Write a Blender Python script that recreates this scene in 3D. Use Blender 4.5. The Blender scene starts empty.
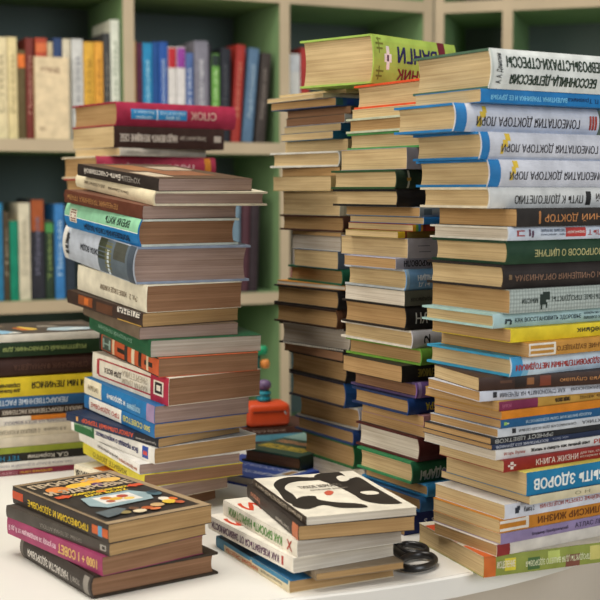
import bpy, bmesh, math, random
from mathutils import Matrix, Vector
random.seed(7)
sc = bpy.context.scene
col = sc.collection
TZ = 0.75                                    # height of the table top
R = math.radians

# ------------------------------------------------------------------ camera
cd = bpy.data.cameras.new('camera'); cam = bpy.data.objects.new('camera', cd); col.objects.link(cam)
cam.location = (0, 0, TZ + 0.382)
cam.rotation_euler = (R(90) - math.atan(110 / 1250), 0, 0)
cd.sensor_width = 36; cd.sensor_fit = 'HORIZONTAL'; cd.lens = 75.0
cd.dof.use_dof = True; cd.dof.focus_distance = 1.36; cd.dof.aperture_fstop = 7.8
cd.clip_start = 0.02
sc.camera = cam
# ------------------------------------------------------------------ light
w = bpy.data.worlds.new('room_light'); sc.world = w; w.use_nodes = True
bg = w.node_tree.nodes['Background']; bg.inputs[0].default_value = (1.0, 0.92, 0.82, 1); bg.inputs[1].default_value = 0.17
def area(name, loc, target, sx, sy, power, colour):
    l = bpy.data.lights.new(name, 'AREA'); l.shape = 'RECTANGLE'; l.size = sx; l.size_y = sy; l.energy = power; l.color = colour
    o = bpy.data.objects.new(name, l); col.objects.link(o); o.location = loc
    o.rotation_euler = (Vector(target) - Vector(loc)).to_track_quat('-Z', 'Y').to_euler()
    return o
area('window_light', (-2.4, -0.3, 1.9), (0.1, 1.4, 1.0), 1.6, 1.5, 50, (1.0, 0.93, 0.82))
area('right_fill_light', (2.3, -0.9, 1.9), (0.1, 1.4, 1.0), 1.6, 1.5, 52, (0.90, 0.95, 1.0))  # added cool fill, no known window, brightens the right-facing spines
area('overhead_fill_light', (-0.4, 1.2, 3.1), (-0.2, 1.6, 0.75), 1.4, 1.4, 60, (1.0, 0.95, 0.86))  # unseen overhead fill, added to brighten the table top
sc.view_settings.view_transform = 'Standard'; sc.view_settings.look = 'None'
sc.view_settings.gamma = 1.0; sc.view_settings.use_curve_mapping = False
sc.view_settings.exposure = 0.0
try: sc.display_settings.display_device = 'sRGB'
except Exception: pass

# ------------------------------------------------------------------ materials
def lin(h):
    v = [int(h[i:i+2], 16) / 255 for i in (0, 2, 4)]
    return tuple((c / 12.92 if c <= .04045 else ((c + .055) / 1.055) ** 2.4) for c in v) + (1,)
MATS = {}
def ink(h, rough=.48, mottle=.10, scale=60.0, key=''):
    """printed card or cloth: the colour with a little mottling and wear"""
    k = (h, rough, mottle, key)
    if k in MATS: return MATS[k]
    m = bpy.data.materials.new('print_' + h); m.use_nodes = True
    nt = m.node_tree; b = nt.nodes['Principled BSDF']
    tc = nt.nodes.new('ShaderNodeTexCoord'); n = nt.nodes.new('ShaderNodeTexNoise')
    n.inputs['Scale'].default_value = scale; n.inputs['Detail'].default_value = 5
    nt.links.new(tc.outputs['Object'], n.inputs['Vector'])
    r = nt.nodes.new('ShaderNodeValToRGB')
    c = lin(h)
    r.color_ramp.elements[0].position = .3; r.color_ramp.elements[1].position = .7
    r.color_ramp.elements[0].color = tuple(max(0, v * (1 - mottle * 1.6)) for v in c[:3]) + (1,)
    r.color_ramp.elements[1].color = tuple(min(1, v * (1 + mottle) + .012 * mottle * 4) for v in c[:3]) + (1,)
    nt.links.new(n.outputs['Fac'], r.inputs['Fac']); nt.links.new(r.outputs['Color'], b.inputs['Base Color'])
    b.inputs['Roughness'].default_value = rough
    b.inputs['Specular IOR Level'].default_value = .22
    MATS[k] = m; return m
def scaly(h):
    k = ('scaly', h)
    if k in MATS: return MATS[k]
    m = ink(h, key='scaly'); nt = m.node_tree; b = nt.nodes['Principled BSDF']
    tc = nt.nodes.new('ShaderNodeTexCoord'); v = nt.nodes.new('ShaderNodeTexVoronoi'); v.inputs['Scale'].default_value = 260; v.inputs['Randomness'].default_value = .15
    r = nt.nodes.new('ShaderNodeValToRGB'); c = lin(h)
    r.color_ramp.elements[0].color = tuple(min(1, x * 1.5) for x in c[:3]) + (1,); r.color_ramp.elements[1].color = tuple(x * .6 for x in c[:3]) + (1,)
    r.color_ramp.elements[1].position = .75
    nt.links.new(tc.outputs['Object'], v.inputs['Vector']); nt.links.new(v.outputs['Distance'], r.inputs['Fac']); nt.links.new(r.outputs['Color'], b.inputs['Base Color'])
    MATS[k] = m; return m
PAPER = dict(cream='cfb88e', tan='b9986c', brown='98745a', white='d9d2c6', grey='bdb5ab', lilac='a8928a')
def paper(kind):
    k = ('paper', kind)
    if k in MATS: return MATS[k]
    m = bpy.data.materials.new('paper_' + kind); m.use_nodes = True
    nt = m.node_tree; b = nt.nodes['Principled BSDF']; b.inputs['Roughness'].default_value = .85
    b.inputs['Specular IOR Level'].default_value = .1
    tc = nt.nodes.new('ShaderNodeTexCoord'); mp = nt.nodes.new('ShaderNodeMapping'); mp.inputs['Scale'].default_value = (5, 5, 620)
    n = nt.nodes.new('ShaderNodeTexNoise'); n.inputs['Scale'].default_value = 1.0; n.inputs['Detail'].default_value = 6; n.inputs['Roughness'].default_value = .7
    mp2 = nt.nodes.new('ShaderNodeMapping'); mp2.inputs['Scale'].default_value = (9, 9, 40)
    n2 = nt.nodes.new('ShaderNodeTexNoise'); n2.inputs['Scale'].default_value = 1.0; n2.inputs['Detail'].default_value = 3
    mx = nt.nodes.new('ShaderNodeMix'); mx.data_type = 'FLOAT'; mx.inputs[0].default_value = .35
    nt.links.new(tc.outputs['Object'], mp.inputs['Vector']); nt.links.new(mp.outputs['Vector'], n.inputs['Vector'])
    nt.links.new(tc.outputs['Object'], mp2.inputs['Vector']); nt.links.new(mp2.outputs['Vector'], n2.inputs['Vector'])
    nt.links.new(n.outputs['Fac'], mx.inputs[2]); nt.links.new(n2.outputs['Fac'], mx.inputs[3])
    r = nt.nodes.new('ShaderNodeValToRGB'); c = lin(PAPER[kind])
    r.color_ramp.elements[0].position = .30; r.color_ramp.elements[1].position = .62
    r.color_ramp.elements[0].color = (c[0] * .48, c[1] * .41, c[2] * .33, 1); r.color_ramp.elements[1].color = (min(1, c[0] * 1.08), min(1, c[1] * 1.08), min(1, c[2] * 1.06), 1)
    nt.links.new(mx.outputs[0], r.inputs['Fac']); nt.links.new(r.outputs['Color'], b.inputs['Base Color'])
    bp = nt.nodes.new('ShaderNodeBump'); bp.inputs['Strength'].default_value = .25; bp.inputs['Distance'].default_value = .0006
    nt.links.new(n.outputs['Fac'], bp.inputs['Height']); nt.links.new(bp.outputs['Normal'], b.inputs['Normal'])
    MATS[k] = m; return m
def plain(name, h, rough=.5, mottle=.06, scale=8.0, spec=.4):
    m = ink(h, rough, mottle, scale, key=name); m.name = name
    m.node_tree.nodes['Principled BSDF'].inputs['Specular IOR Level'].default_value = spec
    return m

# ------------------------------------------------------------------ mesh helpers
class MB:
    """collects faces with their materials into ONE mesh object"""
    def __init__(s): s.v = []; s.f = []; s.m = []; s.mats = []
    def mi(s, m):
        if m not in s.mats: s.mats.append(m)
        return s.mats.index(m)
    def poly(s, pts, m):
        i = len(s.v); s.v += [tuple(p) for p in pts]; s.f.append(tuple(range(i, i + len(pts)))); s.m.append(s.mi(m))
    def grid(s, rows, m):
        i = len(s.v); n = len(rows[0]); k = s.mi(m)
        for r in rows: s.v += [tuple(p) for p in r]
        for a in range(len(rows) - 1):
            for b in range(n - 1):
                s.f.append((i + a*n + b, i + a*n + b + 1, i + (a+1)*n + b + 1, i + (a+1)*n + b)); s.m.append(k)
    def prism(s, prof, x0, x1, m):
        """profile in (y, z), counter-clockwise, extruded along x"""
        i = len(s.v); n = len(prof); k = s.mi(m)
        s.v += [(x0, y, z) for y, z in prof] + [(x1, y, z) for y, z in prof]
        for a in range(n):
            b = (a + 1) % n; s.f.append((i + a, i + n + a, i + n + b, i + b)[::-1]); s.m.append(k)
        s.f.append(tuple(range(i, i + n))[::-1]); s.m.append(k)
        s.f.append(tuple(range(i + n, i + 2*n))); s.m.append(k)
    def box(s, x0, x1, y0, y1, z0, z1, m):
        s.prism([(y0, z0), (y1, z0), (y1, z1), (y0, z1)], x0, x1, m)
    def lathe(s, prof, m, seg=32, c=(0, 0), zo=0):
        rows = []
        for a in range(seg + 1):
            t = 2 * math.pi * a / seg
            rows.append([(c[0] + r * math.cos(t), c[1] + r * math.sin(t), z + zo) for r, z in prof])
        s.grid(rows, m)
    def tube(s, pts, rad, m, seg=10):
        rows = []
        for i, p in enumerate(pts):
            p = Vector(p); a = Vector(pts[max(0, i-1)]); b = Vector(pts[min(len(pts)-1, i+1)])
            d = (b - a).normalized(); up = Vector((0, 0, 1)) if abs(d.z) < .9 else Vector((1, 0, 0))
            e = d.cross(up).normalized(); f = e.cross(d)
            rr = rad[i] if isinstance(rad, (list, tuple)) else rad
            ry = rr if not isinstance(rr, tuple) else rr[1]; rx = rr if not isinstance(rr, tuple) else rr[0]
            rows.append([tuple(p + e * rx * math.cos(2*math.pi*k/seg) + f * ry * math.sin(2*math.pi*k/seg)) for k in range(seg + 1)])
        s.grid(rows, m)
        s.poly(rows[0][:-1], m); s.poly(rows[-1][:-1][::-1], m)
    def build(s, name, parent=None, smooth=False):
        me = bpy.data.meshes.new(name); me.from_pydata(s.v, [], s.f)
        for m in s.mats: me.materials.append(m)
        me.polygons.foreach_set('material_index', s.m)
        if smooth: me.polygons.foreach_set('use_smooth', [True] * len(s.f))
        me.update()
        o = bpy.data.objects.new(name, me); col.objects.link(o); o.parent = parent
        return o
def weld(o, d=1e-5, recalc=True):
    bm = bmesh.new(); bm.from_mesh(o.data); bmesh.ops.remove_doubles(bm, verts=bm.verts, dist=d)
    if recalc: bmesh.ops.recalc_face_normals(bm, faces=bm.faces)
    bm.to_mesh(o.data); bm.free(); return o
def bevel(o, wd, seg=2):
    bm = bmesh.new(); bm.from_mesh(o.data); bmesh.ops.remove_doubles(bm, verts=bm.verts, dist=1e-6)
    es = [e for e in bm.edges if len(e.link_faces) == 2 and e.calc_face_angle(0) > .6]
    bmesh.ops.bevel(bm, geom=es, offset=wd, segments=seg, profile=.5, affect='EDGES', clamp_overlap=True)
    bm.to_mesh(o.data); bm.free(); return o
def empty(name, loc, rz=0, label=None, cat=None, group=None):
    o = bpy.data.objects.new(name, None); col.objects.link(o); o.location = loc; o.rotation_euler = (0, 0, rz)
    o.empty_display_size = .02
    return tag(o, label, cat, group)
def tag(o, label, cat, group=None):
    if label: o['label'] = label
    if cat: o['category'] = cat
    if group: o['group'] = group
    return o
def structure(o): o['kind'] = 'structure'; return o

TXT = {}
def glyphs(s):
    """filled outline of a word: verts (x, y), faces, bounds - cached"""
    if s in TXT: return TXT[s]
    c = bpy.data.curves.new('word', 'FONT'); c.body = s; c.size = 1; c.resolution_u = 2
    o = bpy.data.objects.new('word', c); col.objects.link(o)
    bpy.context.view_layer.update()
    me = o.to_mesh(); vs = [(v.co.x, v.co.y) for v in me.vertices]; fs = [tuple(p.vertices) for p in me.polygons]
    o.to_mesh_clear(); bpy.data.objects.remove(o); bpy.data.curves.remove(c)
    if vs:
        xs = [v[0] for v in vs]; ys = [v[1] for v in vs]; bb = (min(xs), max(xs), min(ys), max(ys))
    else: bb = (0, 1, 0, 1)
    TXT[s] = (vs, fs, bb); return TXT[s]
def text2d(s, x0, x1, yc, h, rot, bold):
    """list of (verts2d, faces) laid into the box x0..x1 by h, turned by rot degrees about its centre"""
    vs, fs, (a, b, c, d) = glyphs(s)
    bw, bh = x1 - x0, h
    if rot in (90, -90): bw, bh = bh, bw
    cx, cy = (x0 + x1) / 2, yc
    res = []
    th = bh * .042
    offs = [(0, 0), (th, 0), (-th, 0), (0, th*.7), (0, -th*.7)] if bold else [(0, 0), (th * .55, 0), (0, th*.3)]
    ca, sa = math.cos(R(rot)), math.sin(R(rot))
    for ox, oy in offs:
        out = []
        for x, y in vs:
            u = ((x - a) / (b - a) - .5) * bw + ox; v = ((y - c) / (d - c) - .5) * bh + oy
            out.append((cx + u * ca - v * sa, cy + u * sa + v * ca))
        res.append((out, fs))
    return res

# ------------------------------------------------------------------ a book
def book_mesh(root, q, simple=False):
    """hard or soft cover book lying flat: spine towards -y, length along x, thickness along z"""
    L, W, T, hard = q['L'], q['W'], q['T'], q['k'] == 'h'
    bulge = min(.0048, T * .16) if hard else min(.0007, T * .06)
    if q.get('flat'): bulge = .0004
    cb = min(.0024, T * .14) if hard else .0005
    ov = .0032 if hard else .0004
    yb = lambda z, e=0: -W/2 - e + bulge * abs(2 * z / T - 1) ** 2.2
    mc = scaly(q['c']) if q.get('scale') else ink(q['c'])
    trim = ink(q['trim']) if 'trim' in q else mc
    mtop = ink(q['top']) if 'top' in q else trim
    mbot = ink(q['bot']) if 'bot' in q else trim
    N = 8
    zs = [T * i / N for i in range(N + 1)]
    # page block
    p = MB(); e = .0009 if hard else cb
    zin = [cb + (T - 2*cb) * i / 6 for i in range(7)]
    conc = min(.004, T * .12) if hard else .0004
    prof = [(yb(z) + e + .0012*hard, z) for z in zin][::-1] + [(W/2 - ov - conc * (1 - (2*z/T - 1)**2), z) for z in zin]
    p.prism(prof, -L/2 + ov, L/2 - ov, paper(q['p']))
    pg = weld(p.build('page_block', root), 1e-7)
    # spine with its printing
    s = MB()
    sp = [(yb(z), z) for z in zs] + [(yb(z) + max(cb*.8, .0005), z) for z in zs][::-1]
    s.prism(sp, -L/2, L/2, mc)
    lvl = .00012
    for (x0, x1, z0, z1, c) in q.get('b', []):
        if abs(x1 - x0) < .0004: continue
        x0, x1 = min(x0, x1), max(x0, x1)
        lvl += .00001
        n = max(2, int(8 * (z1 - z0)) + 1)
        s.grid([[(x, yb(T*(z0 + (z1-z0)*i/n), lvl), T*(z0 + (z1-z0)*i/n)) for i in range(n + 1)] for x in (x1, x0)], ink(c))
    lvl += .00015
    for t in q.get('t', []):
        st, x0, x1, zc, h, c, fl, bold = t
        rot = 180 if fl == 1 else fl
        m = ink(c)
        for vs, fs in text2d(st, x0, x1, zc * T, h * T, rot, bold):
            lvl += .00002
            bm = bmesh.new(); bv = [bm.verts.new((x, 0, z)) for x, z in vs]
            for f in fs:
                try: bm.faces.new([bv[i] for i in f])
                except ValueError: pass
            if hard:
                for k in (.3, .42, .5, .58, .7):
                    g = list(bm.verts) + list(bm.edges) + list(bm.faces)
                    bmesh.ops.bisect_plane(bm, geom=g, plane_co=(0, 0, T*k), plane_no=(0, 0, 1))
            bm.verts.index_update(); i0 = len(s.v); k = s.mi(m)
            for v in bm.verts: s.v.append((v.co.x, yb(min(max(v.co.z, 0), T), lvl), v.co.z))
            for f in bm.faces:
                s.f.append(tuple(i0 + v.index for v in f.verts)); s.m.append(k)
            bm.free()
    # boards
    y0 = -W/2 + bulge + .0006 if hard else -W/2 + bulge + .0002
    def deck(b):
        """printing on the front cover; x and y in fractions of the cover"""
        l = .0001
        FX = lambda f: -L/2 + f * L
        FY = lambda f: -W/2 + .006*hard + f * (W - .006*hard)
        for t in q.get('tops', []):
            l += .00004
            if t[0] == 'p':
                b.poly([(FX(t[1]), FY(t[3]), T + l), (FX(t[2]), FY(t[3]), T + l), (FX(t[2]), FY(t[4]), T + l), (FX(t[1]), FY(t[4]), T + l)], ink(t[5]))
            elif t[0] == 'g':
                b.poly([(FX(x), FY(y), T + l) for x, y in t[1]], ink(t[2]))
            elif t[0] == 'e':
                b.poly([(FX(t[1] + t[3] * math.cos(a * math.pi / 12)), FY(t[2] + t[4] * math.sin(a * math.pi / 12)), T + l) for a in range(24)], ink(t[5]))
            elif t[0] == 't':
                _, st, x0, x1, yc, h, c, rot, bold = t
                if rot in (90, -90):      # box given along y
                    cxm = yc + h/2; cym = (x0 + x1)/2
                    parts = text2d(st, FX(yc), FX(yc + h), FY(cym), FY(x1) - FY(x0), rot, bold)
                else:
                    parts = text2d(st, FX(x0), FX(x1), FY(yc), h * W, rot, bold)
                m = ink(c)
                for vs, fs in parts:
                    l += .00002
                    i0 = len(b.v); k = b.mi(m); b.v += [(x, y, T + l) for x, y in vs]
                    for f in fs: b.f.append(tuple(i0 + i for i in f)); b.m.append(k)
    if hard:
        f = MB(); f.box(-L/2, L/2, y0, W/2, T - cb, T, mtop); deck(f); fo = f.build('front_board', root)
        g = MB(); g.box(-L/2, L/2, y0, W/2, 0, cb, mbot); go = g.build('back_board', root)
        if q.get('dash'):
            for mb_, z in ((f, T - cb/2), (g, cb/2)): pass
        so = s.build('spine', root)
    else:
        s.box(-L/2, L/2, y0, W/2, T - cb, T, mtop if 'top' in q else mc); deck(s)
        s.box(-L/2, L/2, y0, W/2, 0, cb, mbot if 'bot' in q else mc)
        so = s.build('cover', root)
    if q.get('dash'):
        wht = ink('d6d0c4'); n = 26
        for z0 in (0.0, T - .0022):
            d = MB()
            for k in range(n):
                y = -W/2 + .012 + (W - .02) * k / n
                d.box(-L/2 - .0012, -L/2 + .003, y, y + (W - .02) / n * .55, z0, z0 + .0022, wht)
            d.build('edge_stitching', root)
    return root
def book(group, q):
    nm = 'hardcover_book' if q['k'] == 'h' else 'paperback_book'
    root = empty(nm, (q['x'], q['y'], TZ + q['z']), R(q['r']), q['l'], 'book', group)
    if 'tl' in q:        # the upper books of this stack tip a little towards the viewer, all about one line in front of it
        n = Vector((-.588, .809, 0)); p0 = Vector((-.170, 1.426, TZ + q['z']))
        M = Matrix.Rotation(R(q['tl']), 3, n.cross(Vector((0, 0, 1))))
        root.location = p0 + M @ (root.location - p0); root.rotation_euler = (M @ Matrix.Rotation(R(q['r']), 3, 'Z')).to_euler()
    return book_mesh(root, q)

CASE_O, CASE_R, CASE_X = (-0.3862, 2.8100), 0.42761, [-0.7496, -0.3713, 0.007, 0.3854, 0.7724]
CASE2_O, CASE2_R, CASE2_X = (0.3440, 3.1427), -0.31416, [0.0, 0.1695, 0.6195]
TC, TR, TB = (-0.2396, 1.9051), 0.7964, .34
TBACK = 2.045
# ------------------------------------------------------------------ the setting
fl = MB(); fl.box(-4, 4, -2.5, 4.5, -.06, 0, plain('floor_linoleum', 'd2c8b6', .6, .12, 3)); structure(fl.build('floor'))
wl = MB(); wl.box(-4, 4, 3.9, 4.0, 0, 3.3, plain('painted_wall', '8e9380', .8, .05, 2)); structure(wl.build('wall_back'))

# ------------------------------------------------------------------ bookcases
OAK = plain('pale_beech', 'b5a488', .55, .08, 5); GRN = plain('green_panel', '7a9a6c', .6, .08, 4); DRK = plain('dark_back_panel', '46524c', .7, .08, 3)
BACK = plain('grey_green_back', '566461', .7, .08, 3)
LZ = [.1137 + .3515 * k for k in range(-2, 4)]            # undersides of the boards above the table top
def bookcase(name, origin, rz, xs, label, depth=.30, th=.0268):
    root = empty(name, (origin[0], origin[1], 0), rz, label, 'bookcase')
    for i, x in enumerate(xs):
        m = MB(); m.box(x - .011, x + .011, .004, depth, .02, TZ + LZ[-1] + th, GRN)
        m.box(x - .0125, x + .0125, 0, .004, .02, TZ + LZ[-1] + th, OAK)
        m.build('side_panel', root)
    for z in LZ:
        for a, b in zip(xs[:-1], xs[1:]):
            m = MB(); m.box(a + .0127, b - .0127, .004, depth, TZ + z, TZ + z + th, GRN); m.box(a + .0127, b - .0127, 0, .004, TZ + z, TZ + z + th, OAK)
            m.build('shelf_board', root)
    m = MB(); m.box(xs[0], xs[-1], depth + .0005, depth + .008, .02, TZ + LZ[-1] + th, BACK); m.build('back_panel', root)
    m = MB(); m.box(xs[0], xs[-1], .02, depth, 0, .0195, DRK); m.build('plinth', root)
    return root
bookcase('bookcase', CASE_O, CASE_R, CASE_X, 'open green bookcase with beige front edges behind the book stacks')
bookcase('bookcase', CASE2_O, CASE2_R, CASE2_X, 'second open bookcase at the right edge, turned towards the corner')

# ------------------------------------------------------------------ the table
def ring(rx, ryf, ryb, n=96):
    e = TR - rx
    return [(x, min(y, TBACK - e)) for x, y in [(TC[0] + rx * math.cos(2*math.pi*k/n), TC[1] + ryf * math.sin(2*math.pi*k/n)) for k in range(n)]]
table = empty('table', (TC[0], TC[1], 0), 0, 'large white round-fronted table carrying all the stacks of books', 'table')
WHT = plain('white_laminate', 'dedbd4', .38, .03, 3, .5); RIM = plain('white_edge_band', 'e6e3dd', .35, .03, 5, .5)
def slab(mb, rings, m):
    i = len(mb.v); n = len(rings[0][0]); k = mb.mi(m)
    for pts, z in rings: mb.v += [(x - TC[0], y - TC[1], z) for x, y in pts]
    for a in range(len(rings) - 1):
        for b in range(n):
            c = (b + 1) % n; mb.f.append((i + a*n + b, i + a*n + c, i + (a+1)*n + c, i + (a+1)*n + b)); mb.m.append(k)
    return i, n, k
m = MB(); top = ring(TR - .003, TR - .003, TB - .003)
i, n, k = slab(m, [(top, TZ - .021), (top, TZ)], WHT)
m.f.append(tuple(range(i + n, i + 2*n))); m.m.append(k); m.f.append(tuple(range(i, i + n))[::-1]); m.m.append(k)
m.build('table_top', table)
m = MB()
slab(m, [(ring(TR - .0028, TR - .0028, TB - .0028), TZ - .023), (ring(TR, TR, TB), TZ - .022), (ring(TR, TR, TB), TZ - .002), (ring(TR - .0012, TR - .0012, TB - .0012), TZ - .0006), (ring(TR - .0028, TR - .0028, TB - .0028), TZ - .0004)], RIM)
m.build('edge_band', table)
m = MB(); A0, A1 = R(-135), R(-15)
pr = TR - .07
n = 40; arc = [(pr * math.cos(A0 + (A1 - A0) * k / n), pr * math.sin(A0 + (A1 - A0) * k / n)) for k in range(n + 1)]
inn = [(x * (pr - .012) / pr, y * (pr - .012) / pr) for x, y in arc]
APR = plain('greige_panel', 'c2b8aa', .5, .04, 4)
zt, zb = TZ - .0215, TZ - .36
m.grid([[(x, y, z) for x, y in arc] for z in (zb, zt)], APR); m.grid([[(x, y, z) for x, y in inn[::-1]] for z in (zb, zt)], APR)
m.grid([[(x, y, zb) for x, y in arc], [(x, y, zb) for x, y in inn]][::-1], APR); m.grid([[(x, y, zt) for x, y in arc], [(x, y, zt) for x, y in inn]], APR)
weld(m.build('apron', table))
MET = plain('grey_metal', '8a8a88', .4, .04, 5)
for sx, sy in ((-1, -.9), (1, -.9), (-1, -.3), (1, -.3)):
    m = MB(); m.lathe([(0, TZ - .0212), (.03, TZ - .0212), (.03, TZ - .04), (.022, TZ - .05), (.022, .02), (.028, .015), (.028, 0), (0, 0)], MET, 20, (sx * .5, sy * .5)); m.build('leg', table, True)

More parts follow.
